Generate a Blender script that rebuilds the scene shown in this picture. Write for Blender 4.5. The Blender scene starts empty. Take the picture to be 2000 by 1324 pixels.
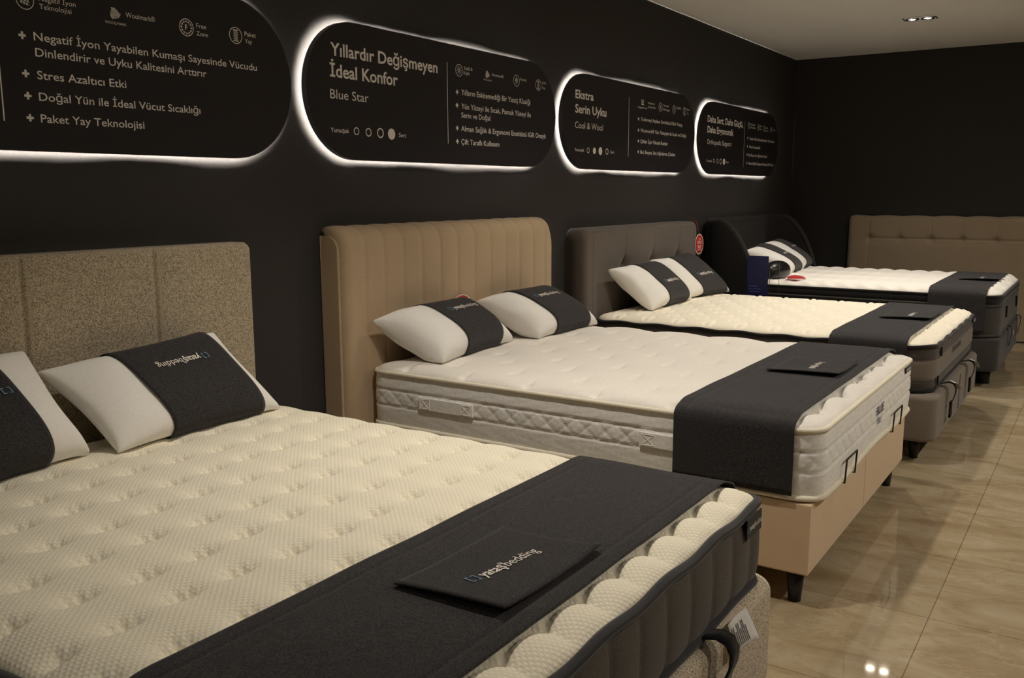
import bpy, bmesh, math, random
import numpy as np
from mathutils import Matrix, Vector

random.seed(7)
rng = np.random.default_rng(7)
scn = bpy.context.scene
COL = scn.collection
PI = math.pi

# ------------------------------------------------------------------ camera
# room axes: +x runs along the headboard wall away from the viewer, +y towards that wall, z up
CAM = Vector((0.0, 0.0, 1.44))
YAW, PITCH, ROLL, F = 0.585170155, -0.160992621, -0.003149249, 1768.235
fw = Vector((math.cos(YAW) * math.cos(PITCH), math.sin(YAW) * math.cos(PITCH), math.sin(PITCH)))
rt = Vector((math.sin(YAW), -math.cos(YAW), 0.0))
up = rt.cross(fw)
r2 = math.cos(ROLL) * rt + math.sin(ROLL) * up
u2 = -math.sin(ROLL) * rt + math.cos(ROLL) * up
cd = bpy.data.cameras.new('camera')
cd.sensor_width = 36.0
cd.lens = F / 2000.0 * 36.0
cd.clip_start = 0.05
cam = bpy.data.objects.new('camera', cd)
COL.objects.link(cam)
cam.matrix_world = Matrix(((r2.x, u2.x, -fw.x, CAM.x), (r2.y, u2.y, -fw.y, CAM.y), (r2.z, u2.z, -fw.z, CAM.z), (0, 0, 0, 1)))
scn.camera = cam

# ------------------------------------------------------------------ world, exposure
w = bpy.data.worlds.new('world')
w.use_nodes = True
w.node_tree.nodes['Background'].inputs[0].default_value = (1.0, 0.85, 0.68, 1)
w.node_tree.nodes['Background'].inputs[1].default_value = 0.0
scn.world = w
scn.view_settings.view_transform = 'Standard'
scn.view_settings.look = 'None'
scn.view_settings.gamma = 1.0
scn.view_settings.use_curve_mapping = False
scn.view_settings.exposure = 0.0

# ceiling lamps: the row over the beds, the row over the aisle and unseen fill lamps added (x, y, watts)
LAMP_COLOR = (1.0, 0.93, 0.82)
LAMPS = [(0.40, 1.50, 4, 128), (2.36, 1.50, 108, 102), (4.45, 1.50, 80, 122), (6.35, 1.50, 106, 122), (8.07, 1.44, 98, 114),  # first one is an added fill lamp for the nearest bed's left
         (-1.60, 0.30, 30, 165), (2.40, -1.30, 70, 176), (4.30, -1.30, 88, 176), (6.20, -1.30, 82, 176), (8.07, -1.30, 62, 176)]  # first one is an unseen lamp added to brighten sides facing the viewer
LED_STRENGTH = 210.0

D = 2.95       # headboard wall
XB = 9.90      # back wall
H = 2.80       # ceiling


# ------------------------------------------------------------------ materials
def lin(c):
    return tuple(((v / 255.0) / 12.92 if v / 255.0 <= 0.04045 else ((v / 255.0 + 0.055) / 1.055) ** 2.4) for v in c)


def new_mat(name):
    m = bpy.data.materials.new(name)
    m.use_nodes = True
    nt = m.node_tree
    return m, nt, nt.nodes['Principled BSDF']


def nd(nt, typ, **kw):
    n = nt.nodes.new(typ)
    for k, v in kw.items():
        if k in n.inputs:
            n.inputs[k].default_value = v
        else:
            setattr(n, k, v)
    return n


def plain(name, col, rough=0.6, metal=0.0, spec=0.5, emis=None, estr=0.0):
    m, nt, b = new_mat(name)
    b.inputs['Base Color'].default_value = (*col, 1)
    b.inputs['Roughness'].default_value = rough
    b.inputs['Metallic'].default_value = metal
    b.inputs['Specular IOR Level'].default_value = spec
    if emis:
        b.inputs['Emission Color'].default_value = (*emis, 1)
        b.inputs['Emission Strength'].default_value = estr
    # tiny surface unevenness so that no surface is perfectly uniform
    tc = nd(nt, 'ShaderNodeTexCoord')
    ns = nd(nt, 'ShaderNodeTexNoise', Scale=60.0)
    nt.links.new(tc.outputs['Object'], ns.inputs['Vector'])
    bp = nd(nt, 'ShaderNodeBump', Strength=0.04, Distance=0.001)
    nt.links.new(ns.outputs['Fac'], bp.inputs['Height'])
    nt.links.new(bp.outputs['Normal'], b.inputs['Normal'])
    return m


def fabric(name, c1, c2, scale=300.0, contrast=(0.35, 0.65), bump=0.35, dist=0.001, sheen=0.2, big=None, rough=0.95):
    """woven cloth: two yarn colours mixed by fine noise, fine bump"""
    m, nt, b = new_mat(name)
    tc = nd(nt, 'ShaderNodeTexCoord')
    ns = nd(nt, 'ShaderNodeTexNoise', Scale=scale, Detail=2.0)
    nt.links.new(tc.outputs['Object'], ns.inputs['Vector'])
    cr = nd(nt, 'ShaderNodeValToRGB')
    cr.color_ramp.elements[0].position, cr.color_ramp.elements[1].position = contrast
    cr.color_ramp.elements[0].color = (*c1, 1)
    cr.color_ramp.elements[1].color = (*c2, 1)
    nt.links.new(ns.outputs['Fac'], cr.inputs['Fac'])
    out = cr.outputs['Color']
    if big:
        n2 = nd(nt, 'ShaderNodeTexNoise', Scale=big[0], Detail=3.0)
        nt.links.new(tc.outputs['Object'], n2.inputs['Vector'])
        mr = nd(nt, 'ShaderNodeMapRange')
        mr.inputs['To Min'].default_value = 1.0 - big[1]
        mr.inputs['To Max'].default_value = 1.0 + big[1]
        nt.links.new(n2.outputs['Fac'], mr.inputs['Value'])
        mx = nd(nt, 'ShaderNodeVectorMath', operation='SCALE')
        nt.links.new(out, mx.inputs[0])
        nt.links.new(mr.outputs['Result'], mx.inputs['Scale'])
        out = mx.outputs['Vector']
    nt.links.new(out, b.inputs['Base Color'])
    b.inputs['Roughness'].default_value = rough
    b.inputs['Specular IOR Level'].default_value = 0.12 if sheen else 0.02
    b.inputs['Sheen Weight'].default_value = sheen
    b.inputs['Sheen Roughness'].default_value = 0.5
    bp = nd(nt, 'ShaderNodeBump', Strength=bump, Distance=dist)
    nt.links.new(ns.outputs['Fac'], bp.inputs['Height'])
    nt.links.new(bp.outputs['Normal'], b.inputs['Normal'])
    return m


def knit(name, c1, c2, cell=0.011, bump=0.5, dist=0.002):
    """jacquard knit: staggered dimples about a centimetre apart"""
    m, nt, b = new_mat(name)
    tc = nd(nt, 'ShaderNodeTexCoord')
    mp = nd(nt, 'ShaderNodeMapping')
    mp.inputs['Rotation'].default_value = (0, 0, PI / 4)
    nt.links.new(tc.outputs['Object'], mp.inputs['Vector'])
    vo = nd(nt, 'ShaderNodeTexVoronoi', Scale=1.0 / cell, Randomness=0.12, voronoi_dimensions='2D')
    nt.links.new(mp.outputs['Vector'], vo.inputs['Vector'])
    mr = nd(nt, 'ShaderNodeMapRange', interpolation_type='SMOOTHSTEP')
    mr.inputs['From Min'].default_value = 0.1
    mr.inputs['From Max'].default_value = 0.5
    nt.links.new(vo.outputs['Distance'], mr.inputs['Value'])
    mx = nd(nt, 'ShaderNodeMix', data_type='RGBA')
    mx.inputs['A'].default_value = (*c1, 1)
    mx.inputs['B'].default_value = (*c2, 1)
    nt.links.new(mr.outputs['Result'], mx.inputs['Factor'])
    nt.links.new(mx.outputs['Result'], b.inputs['Base Color'])
    bp = nd(nt, 'ShaderNodeBump', Strength=bump, Distance=dist)
    nt.links.new(mr.outputs['Result'], bp.inputs['Height'])
    nt.links.new(bp.outputs['Normal'], b.inputs['Normal'])
    b.inputs['Roughness'].default_value = 0.9
    b.inputs['Specular IOR Level'].default_value = 0.15
    b.inputs['Sheen Weight'].default_value = 0.1
    return m


def floor_material():
    m, nt, b = new_mat('polished_stone_tile')
    tc = nd(nt, 'ShaderNodeTexCoord')
    mp = nd(nt, 'ShaderNodeMapping')
    mp.inputs['Location'].default_value = (-0.198, -0.4175, 0)
    nt.links.new(tc.outputs['Object'], mp.inputs['Vector'])
    br = nd(nt, 'ShaderNodeTexBrick', offset=0.0, squash=1.0, Scale=1.0)
    br.inputs['Brick Width'].default_value = 0.6
    br.inputs['Row Height'].default_value = 0.6
    br.inputs['Mortar Size'].default_value = 0.0016
    br.inputs['Mortar Smooth'].default_value = 0.1
    br.inputs['Color1'].default_value = (0.92, 0.92, 0.92, 1)
    br.inputs['Color2'].default_value = (1.06, 1.06, 1.06, 1)
    br.inputs['Mortar'].default_value = (0.45, 0.43, 0.42, 1)
    nt.links.new(mp.outputs['Vector'], br.inputs['Vector'])
    # cloudy beige stone, streaks, pale and rusty veins
    st = nd(nt, 'ShaderNodeMapping')
    st.inputs['Scale'].default_value = (1.0, 0.45, 1)
    st.inputs['Rotation'].default_value = (0, 0, 0.5)
    nt.links.new(tc.outputs['Object'], st.inputs['Vector'])
    n1 = nd(nt, 'ShaderNodeTexNoise', Scale=6.0, Detail=8.0, Roughness=0.6, Distortion=0.6)
    nt.links.new(st.outputs['Vector'], n1.inputs['Vector'])
    cr = nd(nt, 'ShaderNodeValToRGB')
    e = cr.color_ramp.elements
    e[0].position, e[0].color = 0.32, (*lin((142, 121, 92)), 1)
    e[1].position, e[1].color = 0.70, (*lin((178, 163, 138)), 1)
    k = e.new(0.5)
    k.color = (*lin((162, 146, 117)), 1)
    nt.links.new(n1.outputs['Fac'], cr.inputs['Fac'])
    n2 = nd(nt, 'ShaderNodeTexNoise', Scale=3.2, Detail=6.0, Roughness=0.62, Distortion=0.4)
    nt.links.new(st.outputs['Vector'], n2.inputs['Vector'])
    sb = nd(nt, 'ShaderNodeMath', operation='SUBTRACT')
    sb.inputs[1].default_value = 0.5
    nt.links.new(n2.outputs['Fac'], sb.inputs[0])
    ab = nd(nt, 'ShaderNodeMath', operation='ABSOLUTE')
    nt.links.new(sb.outputs[0], ab.inputs[0])
    vr = nd(nt, 'ShaderNodeMapRange')
    vr.inputs['From Min'].default_value = 0.0
    vr.inputs['From Max'].default_value = 0.014
    vr.inputs['To Min'].default_value = 0.26
    vr.inputs['To Max'].default_value = 0.0
    nt.links.new(ab.outputs[0], vr.inputs['Value'])
    mx = nd(nt, 'ShaderNodeMix', data_type='RGBA')
    nt.links.new(vr.outputs['Result'], mx.inputs['Factor'])
    nt.links.new(cr.outputs['Color'], mx.inputs['A'])
    mx.inputs['B'].default_value = (*lin((198, 180, 150)), 1)
    n3 = nd(nt, 'ShaderNodeTexNoise', Scale=2.3, Detail=7.0, Roughness=0.65, Distortion=0.5)
    n3m = nd(nt, 'ShaderNodeMapping')
    n3m.inputs['Location'].default_value = (7.3, 2.1, 0)
    nt.links.new(tc.outputs['Object'], n3m.inputs['Vector'])
    nt.links.new(n3m.outputs['Vector'], n3.inputs['Vector'])
    sb3 = nd(nt, 'ShaderNodeMath', operation='SUBTRACT')
    sb3.inputs[1].default_value = 0.53
    nt.links.new(n3.outputs['Fac'], sb3.inputs[0])
    ab3 = nd(nt, 'ShaderNodeMath', operation='ABSOLUTE')
    nt.links.new(sb3.outputs[0], ab3.inputs[0])
    vr3 = nd(nt, 'ShaderNodeMapRange')
    vr3.inputs['From Max'].default_value = 0.012
    vr3.inputs['To Min'].default_value = 0.22
    vr3.inputs['To Max'].default_value = 0.0
    nt.links.new(ab3.outputs[0], vr3.inputs['Value'])
    mx3 = nd(nt, 'ShaderNodeMix', data_type='RGBA')
    nt.links.new(vr3.outputs['Result'], mx3.inputs['Factor'])
    nt.links.new(mx.outputs['Result'], mx3.inputs['A'])
    mx3.inputs['B'].default_value = (*lin((118, 92, 62)), 1)
    ml = nd(nt, 'ShaderNodeMix', data_type='RGBA', blend_type='MULTIPLY')
    ml.inputs['Factor'].default_value = 1.0
    nt.links.new(mx3.outputs['Result'], ml.inputs['A'])
    nt.links.new(br.outputs['Color'], ml.inputs['B'])
    nt.links.new(ml.outputs['Result'], b.inputs['Base Color'])
    b.inputs['Roughness'].default_value = 0.045
    b.inputs['Specular IOR Level'].default_value = 0.5
    bp = nd(nt, 'ShaderNodeBump', Strength=0.25, Distance=0.001, invert=True)
    nt.links.new(br.outputs['Fac'], bp.inputs['Height'])
    nt.links.new(bp.outputs['Normal'], b.inputs['Normal'])
    return m


M = dict(
    wall=fabric('charcoal_wall_paint', lin((62, 59, 57)), lin((66, 63, 61)), 120, bump=0.06, sheen=0.0, rough=0.9),
    wall_far=fabric('black_wall_paint', lin((58, 56, 54)), lin((62, 60, 58)), 120, bump=0.06, sheen=0.0, rough=0.7),
    shop=fabric('grey_shop_wall_paint', lin((120, 112, 104)), lin((126, 118, 110)), 90, bump=0.05, sheen=0.0),
    ceil=fabric('white_ceiling_paint', lin((222, 218, 212)), lin((228, 224, 218)), 90, bump=0.05, sheen=0.0),
    floor=floor_material(),
    sign=plain('black_sign_panel', lin((43, 39, 41)), 0.55, spec=0.25),
    print=plain('pale_grey_lettering', lin((250, 245, 240)), 0.7),
    led=plain('white_led_strip', (1, 1, 1), 0.5, emis=(1.0, 0.97, 0.90), estr=LED_STRENGTH),
    knit1=knit('cream_knit_ticking', lin((248, 240, 220)), lin((238, 229, 206))),
    tick2=fabric('white_quilted_ticking', lin((226, 219, 209)), lin((236, 230, 221)), 200, bump=0.15, sheen=0.1),
    tick3=fabric('ivory_quilted_ticking', lin((240, 230, 208)), lin((248, 240, 222)), 260, bump=0.2, sheen=0.1),
    tick4=fabric('pale_quilted_ticking', lin((240, 234, 224)), lin((250, 244, 236)), 260, bump=0.15, sheen=0.1),
    velour=fabric('grey_brown_velour', lin((78, 72, 66)), lin((102, 95, 87)), 420, bump=0.25, sheen=0.15, big=(14, 0.12)),
    tape=fabric('charcoal_binding_tape', lin((52, 50, 52)), lin((62, 60, 62)), 500, bump=0.2),
    tapewhite=fabric('ivory_binding_tape', lin((226, 216, 194)), lin((236, 228, 208)), 500, bump=0.2),
    tapeblack=fabric('black_binding_tape', lin((26, 24, 24)), lin((34, 32, 31)), 500, bump=0.2),
    side2=fabric('pale_grey_damask', lin((238, 234, 228)), lin((247, 244, 238)), 70, bump=0.35, dist=0.003, sheen=0.1),
    side3=fabric('grey_melange_border', lin((104, 95, 84)), lin((124, 114, 102)), 380, bump=0.25),
    side3d=fabric('dark_grey_melange_border', lin((66, 60, 56)), lin((82, 76, 70)), 380, bump=0.25),
    side4=fabric('anthracite_melange_border', lin((58, 55, 53)), lin((76, 72, 68)), 380, bump=0.25),
    felt=fabric('charcoal_felt', lin((36, 34, 35)), lin((66, 63, 63)), 280, bump=0.5, sheen=0.12, big=(40, 0.10)),
    pillow=fabric('white_pillow_cotton', lin((232, 228, 222)), lin((240, 236, 230)), 240, bump=0.1, sheen=0.1),
    oat=fabric('oatmeal_woven_upholstery', lin((116, 103, 83)), lin((204, 189, 163)), 351.0, contrast=(0.36, 0.62), bump=0.3, dist=0.0015),
    oatpale=fabric('pale_oatmeal_woven_upholstery', lin((128, 112, 92)), lin((222, 206, 182)), 300, contrast=(0.36, 0.56), bump=0.6, dist=0.0015),
    beige=fabric('beige_upholstery', lin((178, 154, 124)), lin((190, 166, 136)), 300, bump=0.2, big=(5, 0.05)),
    beigebase=fabric('warm_beige_upholstery', lin((214, 186, 152)), lin((224, 196, 162)), 300, bump=0.2, big=(5, 0.05)),
    grey=fabric('taupe_grey_upholstery', lin((88, 78, 70)), lin((104, 93, 84)), 330, bump=0.3),
    greybase=fabric('mid_grey_upholstery', lin((112, 102, 92)), lin((128, 117, 106)), 330, bump=0.3),
    black=fabric('black_upholstery', lin((30, 28, 26)), lin((37, 34, 32)), 260, bump=0.25, sheen=0.1),
    anth=fabric('anthracite_upholstery', lin((52, 49, 47)), lin((62, 59, 56)), 330, bump=0.25),
    taupe=fabric('dusty_taupe_upholstery', lin((146, 128, 106)), lin((158, 140, 118)), 300, bump=0.3, big=(6, 0.06)),
    leather=plain('black_leather', lin((20, 18, 18)), 0.32),
    legs=plain('black_plastic_leg', lin((24, 23, 23)), 0.38),
    web=fabric('black_webbing', lin((14, 13, 14)), lin((24, 23, 23)), 500, bump=0.3),
    steel=plain('dark_steel', lin((60, 54, 48)), 0.35, metal=0.9),
    paper=plain('white_paper', lin((222, 218, 214)), 0.8),
    ink=plain('grey_print', lin((120, 116, 114)), 0.8),
    stitch=plain('pale_stitching', lin((240, 236, 226)), 0.8),
    navy=plain('navy_embroidery', lin((40, 38, 72)), 0.8),
    logow=plain('white_logo_print', lin((226, 218, 208)), 0.8),
    logob=plain('blue_logo_print', lin((98, 134, 160)), 0.8),
    red=plain('red_tag_card', lin((178, 30, 32)), 0.55),
    tagwhite=plain('white_tag_print', lin((226, 205, 196)), 0.6),
    blue=plain('dark_blue_card', lin((8, 10, 64)), 0.5),
    blueprint=plain('pale_blue_print', lin((60, 70, 130)), 0.6),
    chrome=plain('chrome', (0.75, 0.75, 0.76), 0.15, metal=1.0),
    bulb=plain('lamp_lens', (1, 1, 1), 0.3, emis=(1.0, 0.93, 0.80), estr=40.0),
)


# ------------------------------------------------------------------ object helpers
def thing(name, label, cat, loc=(0, 0, 0), group=None):
    o = bpy.data.objects.new(name, None)
    COL.objects.link(o)
    o.location = loc
    o.empty_display_size = 0.1
    o['label'] = label
    o['category'] = cat
    if group:
        o['group'] = group
    return o


def origin(o):
    v = Vector((0, 0, 0))
    while o:
        v += o.location
        o = o.parent
    return v


def obj(name, V, Fc, mat, parent=None, smooth=True, label=None, idx=None, loc=None):
    """one mesh object from world-space vertices"""
    V = np.asarray(V, float).reshape(-1, 3)
    base = origin(parent) if parent else Vector(loc or (0, 0, 0))
    me = bpy.data.meshes.new(name)
    me.from_pydata((V - np.array(base)).tolist(), [], [tuple(int(i) for i in f) for f in Fc])
    for mm in (mat if isinstance(mat, (list, tuple)) else [mat]):
        me.materials.append(mm)
    if idx is not None:
        me.polygons.foreach_set('material_index', np.asarray(idx, np.int32))
    me.polygons.foreach_set('use_smooth', [smooth] * len(me.polygons))
    me.update()
    o = bpy.data.objects.new(name, me)
    COL.objects.link(o)
    if parent:
        o.parent = parent
    else:
        o.location = base
    if label:
        o['label'] = label
    return o


def tag(o, label, cat, group=None):
    o['label'] = label
    o['category'] = cat
    if group:
        o['group'] = group
    return o


class MB:
    """collects simple shapes into one mesh"""
    def __init__(s):
        s.V, s.F = [], []

    def add(s, V, Fc):
        n = len(s.V)
        s.V += [tuple(v) for v in V]
        s.F += [tuple(i + n for i in f) for f in Fc]
        return s

    def box(s, x0, x1, y0, y1, z0, z1, r=0.0, seg=3):
        bm = bmesh.new()
        bmesh.ops.create_cube(bm, size=1.0)
        for v in bm.verts:
            v.co = Vector((x0 + (v.co.x + .5) * (x1 - x0), y0 + (v.co.y + .5) * (y1 - y0), z0 + (v.co.z + .5) * (z1 - z0)))
        if r:
            bmesh.ops.bevel(bm, geom=bm.edges[:], offset=r, segments=seg, profile=0.5, affect='EDGES')
        bm.verts.index_update()
        s.add([v.co[:] for v in bm.verts], [[v.index for v in f.verts] for f in bm.faces])
        bm.free()
        return s

    def tube(s, pts, r, n=8, closed=False, cap=True):
        pts = [Vector(p) for p in pts]
        m = len(pts)
        rr = r if isinstance(r, (list, tuple)) else [r] * m
        V, Fc = [], []
        prev = None
        for i, p in enumerate(pts):
            a = pts[(i - 1) % m] if (closed or i > 0) else p
            c = pts[(i + 1) % m] if (closed or i < m - 1) else p
            t = (c - a).normalized()
            if prev is None:
                ref = Vector((0, 0, 1)) if abs(t.z) < 0.9 else Vector((1, 0, 0))
                n1 = t.cross(ref).normalized()
            else:
                n1 = (prev - t * prev.dot(t)).normalized()
            prev = n1
            n2 = t.cross(n1)
            for k in range(n):
                q = 2 * PI * k / n
                V.append(p + (n1 * math.cos(q) + n2 * math.sin(q)) * rr[i])
        for i in range(m if closed else m - 1):
            j = (i + 1) % m
            for k in range(n):
                l = (k + 1) % n
                Fc.append((i * n + k, i * n + l, j * n + l, j * n + k))
        if cap and not closed:
            Fc.append(tuple(range(n))[::-1])
            Fc.append(tuple((m - 1) * n + k for k in range(n)))
        return s.add(V, Fc)

    def strap(s, pts, wdir, width, th):
        """flat webbing along pts, width along wdir"""
        pts = [Vector(p) for p in pts]
        wv = Vector(wdir).normalized() * width / 2
        V, Fc = [], []
        for i, p in enumerate(pts):
            t = (pts[min(i + 1, len(pts) - 1)] - pts[max(i - 1, 0)]).normalized()
            nv = t.cross(wv).normalized() * th / 2
            V += [p - wv - nv, p + wv - nv, p + wv + nv, p - wv + nv]
        for i in range(len(pts) - 1):
            for k in range(4):
                l = (k + 1) % 4
                Fc.append((i * 4 + k, i * 4 + l, i * 4 + 4 + l, i * 4 + 4 + k))
        Fc.append((3, 2, 1, 0))
        e = (len(pts) - 1) * 4
        Fc.append((e, e + 1, e + 2, e + 3))
        return s.add(V, Fc)

    def cone(s, x, y, z0, z1, r0, r1, n=20):
        V = [(x + r0 * math.cos(2 * PI * k / n), y + r0 * math.sin(2 * PI * k / n), z0) for k in range(n)]
        V += [(x + r1 * math.cos(2 * PI * k / n), y + r1 * math.sin(2 * PI * k / n), z1) for k in range(n)]
        Fc = [(k, (k + 1) % n, n + (k + 1) % n, n + k) for k in range(n)] + [tuple(range(n))[::-1], tuple(range(n, 2 * n))]
        return s.add(V, Fc)

    def build(s, name, mat, parent=None, smooth=False, label=None, loc=None):
        return obj(name, s.V, s.F, mat, parent, smooth, label, None, loc)


def grid_faces(nu, nv, cu=False, cv=False):
    i = np.arange(nu if cu else nu - 1)
    j = np.arange(nv if cv else nv - 1)
    I, J = np.meshgrid(i, j, indexing='ij')
    I2, J2 = (I + 1) % nu, (J + 1) % nv
    return np.stack([I * nv + J, I2 * nv + J, I2 * nv + J2, I * nv + J2], -1).reshape(-1, 4)


def solidify(o, t, off=1.0):
    md = o.modifiers.new('thickness', 'SOLIDIFY')
    md.thickness = t
    md.offset = off
    return o


def bevel(o, wd, seg=2):
    md = o.modifiers.new('soft_edges', 'BEVEL')
    md.width = wd
    md.segments = seg
    md.limit_method = 'ANGLE'
    return o


# ------------------------------------------------------------------ lettering
_tc = {}


def text2d(body, bold=0):
    """flat lettering: vertices with the cap height scaled to 1, baseline at 0, left edge at 0"""
    k = (body, bold)
    if k in _tc:
        return _tc[k]
    c = bpy.data.curves.new('lettering', 'FONT')
    c.body = body
    c.size = 1.0
    c.resolution_u = 3
    c.offset = (0.0, 0.007, 0.019)[bold]
    o = bpy.data.objects.new('lettering', c)
    COL.objects.link(o)
    dg = bpy.context.evaluated_depsgraph_get()
    me = o.evaluated_get(dg).to_mesh()
    V = np.array([v.co[:2] for v in me.vertices]).reshape(-1, 2)
    Fc = [tuple(p.vertices) for p in me.polygons]
    o.evaluated_get(dg).to_mesh_clear()
    bpy.data.objects.remove(o)
    bpy.data.curves.remove(c)
    if body != 'H':
        V = V / _cap
        V[:, 0] -= V[:, 0].min()
    _tc[k] = (V, Fc)
    return _tc[k]


_cap = 1.0
_cap = text2d('H')[0][:, 1].max()


def merge(parts):
    V, Fc, n = [], [], 0
    for v, f in parts:
        V.append(np.asarray(v, float))
        Fc += [tuple(i + n for i in q) for q in f]
        n += len(v)
    return np.concatenate(V), Fc


def logo_shapes():
    """bracket mark, bold word and light word, laid out in a strip one unit tall"""
    def br(x, flip):
        d = -1 if flip else 1
        V = []
        Fc = []
        for (a, b, c, e) in ((0, .14, -.1, .95), (0, .42, .81, .95), (0, .42, -.1, .04)):
            n = len(V)
            V += [(x + d * a, c), (x + d * b, c), (x + d * b, e), (x + d * a, e)]
            Fc.append((n, n + 1, n + 2, n + 3) if d > 0 else (n + 3, n + 2, n + 1, n))
        return np.array(V, float), Fc
    blue = merge([br(0, False), br(1.15, True)])
    v1, f1 = text2d('yataş', 2)
    v2, f2 = text2d('bedding', 0)
    x1 = 1.55
    v1 = v1 * np.array([1.0, 1.0]) + np.array([x1, 0])
    x2 = v1[:, 0].max() + 0.22
    v2 = v2 + np.array([x2, 0])
    v3, f3 = text2d('®', 0)
    v3 = v3 * 0.3 + np.array([x2 - 0.28, 0.8])
    white = merge([(v1, f1), (v2, f2), (v3, f3)])
    L = white[0][:, 0].max()
    return blue, white, L


def add_logo(fn, height, parent, center=True, name='logo', stretch=1.0):
    """fn maps flat logo coordinates (metres along the word, metres up) to world space"""
    (bv, bf), (wv, wf), L = logo_shapes()
    V, Fc = merge([(bv, bf), (wv, wf)])
    idx = [1] * len(bf) + [0] * len(wf)
    P = V * height
    P[:, 0] *= stretch
    if center:
        P[:, 0] -= L * height * stretch / 2
        P[:, 1] -= height * 0.4
    W = fn(P[:, 0], P[:, 1])
    return obj(name, W, Fc, [M['logow'], M['logob']], parent, False, 'white and blue bedding logo', idx)


# ------------------------------------------------------------------ the room
def room_box(name, x0, x1, y0, y1, z0, z1, mat):
    o = MB().box(x0, x1, y0, y1, z0, z1).build(name, mat)
    o['kind'] = 'structure'
    return o


XF, YF = -3.2, -4.2
room_box('floor', XF, XB, YF, D, -0.1, 0.0, M['floor'])
room_box('ceiling', XF, XB, YF, D, H, H + 0.1, M['ceil'])
room_box('wall_left', XF - 0.1, XB + 0.1, D, D + 0.1, -0.1, H + 0.1, M['wall'])
room_box('wall_back', XB, XB + 0.1, YF - 0.1, D + 0.1, -0.1, H + 0.1, M['wall_far'])
room_box('wall_right', XF - 0.1, XB + 0.1, YF - 0.1, YF, -0.1, H + 0.1, M['shop'])
room_box('wall_front', XF - 0.1, XF, YF - 0.1, D + 0.1, -0.1, H + 0.1, M['shop'])


# ------------------------------------------------------------------ ceiling lamps
def lamp(x, y, watts, cone, label):
    t = thing('ceiling_downlight', label, 'ceiling lamp', (x, y, H), 'twin downlights in the ceiling')
    fr = MB()
    hx, hy = 0.065, 0.125
    fr.box(x - hx, x + hx, y - hy, y - hy + 0.012, H - 0.010, H, 0.002)
    fr.box(x - hx, x + hx, y + hy - 0.012, y + hy, H - 0.010, H, 0.002)
    fr.box(x - hx, x - hx + 0.012, y - hy + 0.012, y + hy - 0.012, H - 0.010, H, 0.002)
    fr.box(x + hx - 0.012, x + hx, y - hy + 0.012, y + hy - 0.012, H - 0.010, H, 0.002)
    fr.build('frame', M['chrome'], t)
    for s in (-1, 1):
        yc = y + s * 0.058
        ring = MB()
        V, Fc = [], []
        prof = [(0.050, H - 0.001), (0.050, H - 0.014), (0.044, H - 0.016), (0.038, H - 0.008), (0.036, H - 0.002)]
        n_ = 24
        for k in range(n_):
            for (r, z) in prof:
                V.append((x + r * math.cos(2 * PI * k / n_), yc + r * math.sin(2 * PI * k / n_), z))
        ring.add(V, [tuple(f) for f in grid_faces(n_, len(prof), True)])
        g = ring.build('gimbal_ring', M['chrome'], t, True)
        lens = MB()
        V = [(x, yc, H - 0.013)]
        for (r, z) in ((0.016, H - 0.012), (0.030, H - 0.008), (0.036, H - 0.003)):
            V += [(x + r * math.cos(2 * PI * k / n_), yc + r * math.sin(2 * PI * k / n_), z) for k in range(n_)]
        Fc = [(0, 1 + (k + 1) % n_, 1 + k) for k in range(n_)]
        for q in range(2):
            a = 1 + q * n_
            Fc += [(a + k, a + (k + 1) % n_, a + n_ + (k + 1) % n_, a + n_ + k) for k in range(n_)]
        lens.add(V, Fc)
        lens.build('lens', M['bulb'], t, True)
    ld = bpy.data.lights.new('downlight_beam', 'SPOT')
    ld.energy = watts
    ld.color = LAMP_COLOR
    ld.spot_size = math.radians(cone)
    ld.spot_blend = 1.0
    ld.shadow_soft_size = 0.045
    lo = bpy.data.objects.new('downlight_beam', ld)
    COL.objects.link(lo)
    lo.parent = t
    lo.location = (0, 0.058, -0.065)


_lamp_where = ['above the left side of the nearest bed, added as fill', 'above the gap after the nearest bed', 'above the channelled beige bed', 'above the grey bed', 'above the far black bed, the one in view',
               'short of the nearest bed, added as fill light', 'over the aisle by the nearest bed', 'over the aisle by the beige bed',
               'over the aisle by the grey bed', 'over the far end of the aisle']
for i, (lx, ly, wt, cn) in enumerate(LAMPS):
    lamp(lx, ly, wt, cn, 'twin chrome downlight recessed in the ceiling ' + _lamp_where[i])


# ------------------------------------------------------------------ wall signs
SY = 2.900          # front face of every sign
KS = SY / 2.865     # the layout below was measured on a plane 35 mm nearer
SZ0, SZ1 = 1.44 + 0.143 * KS, 1.44 + 0.735 * KS


def stadium(x0, x1, z0, z1, n=40, inset=0.0):
    r = (z1 - z0) / 2
    zc = (z0 + z1) / 2
    out = []
    for k in range(n + 1):
        a = -PI / 2 + PI * k / n
        out.append((x1 - r + (r - inset) * math.cos(a), zc + (r - inset) * math.sin(a)))
    for k in range(n + 1):
        a = PI / 2 + PI * k / n
        out.append((x0 + r + (r - inset) * math.cos(a), zc + (r - inset) * math.sin(a)))
    return out


def to_sign(V, y=SY - 0.0012):
    V = np.asarray(V)
    return np.stack([V[:, 0] * KS, np.full(len(V), y), 1.44 + (V[:, 1] - 1.44) * KS], 1)


def put_text(s, x, z, cap, width, bold):
    v, f = text2d(s, bold)
    return np.stack([v[:, 0] / v[:, 0].max() * width + x, v[:, 1] * cap + z], 1), f


def ring2(x, z, ro, ri, n=32):
    V = [(x + r * math.cos(2 * PI * k / n), z + r * math.sin(2 * PI * k / n)) for r in (ro, ri) for k in range(n)]
    return np.array(V), [(n + k, n + (k + 1) % n, (k + 1) % n, k) for k in range(n)]


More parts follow.
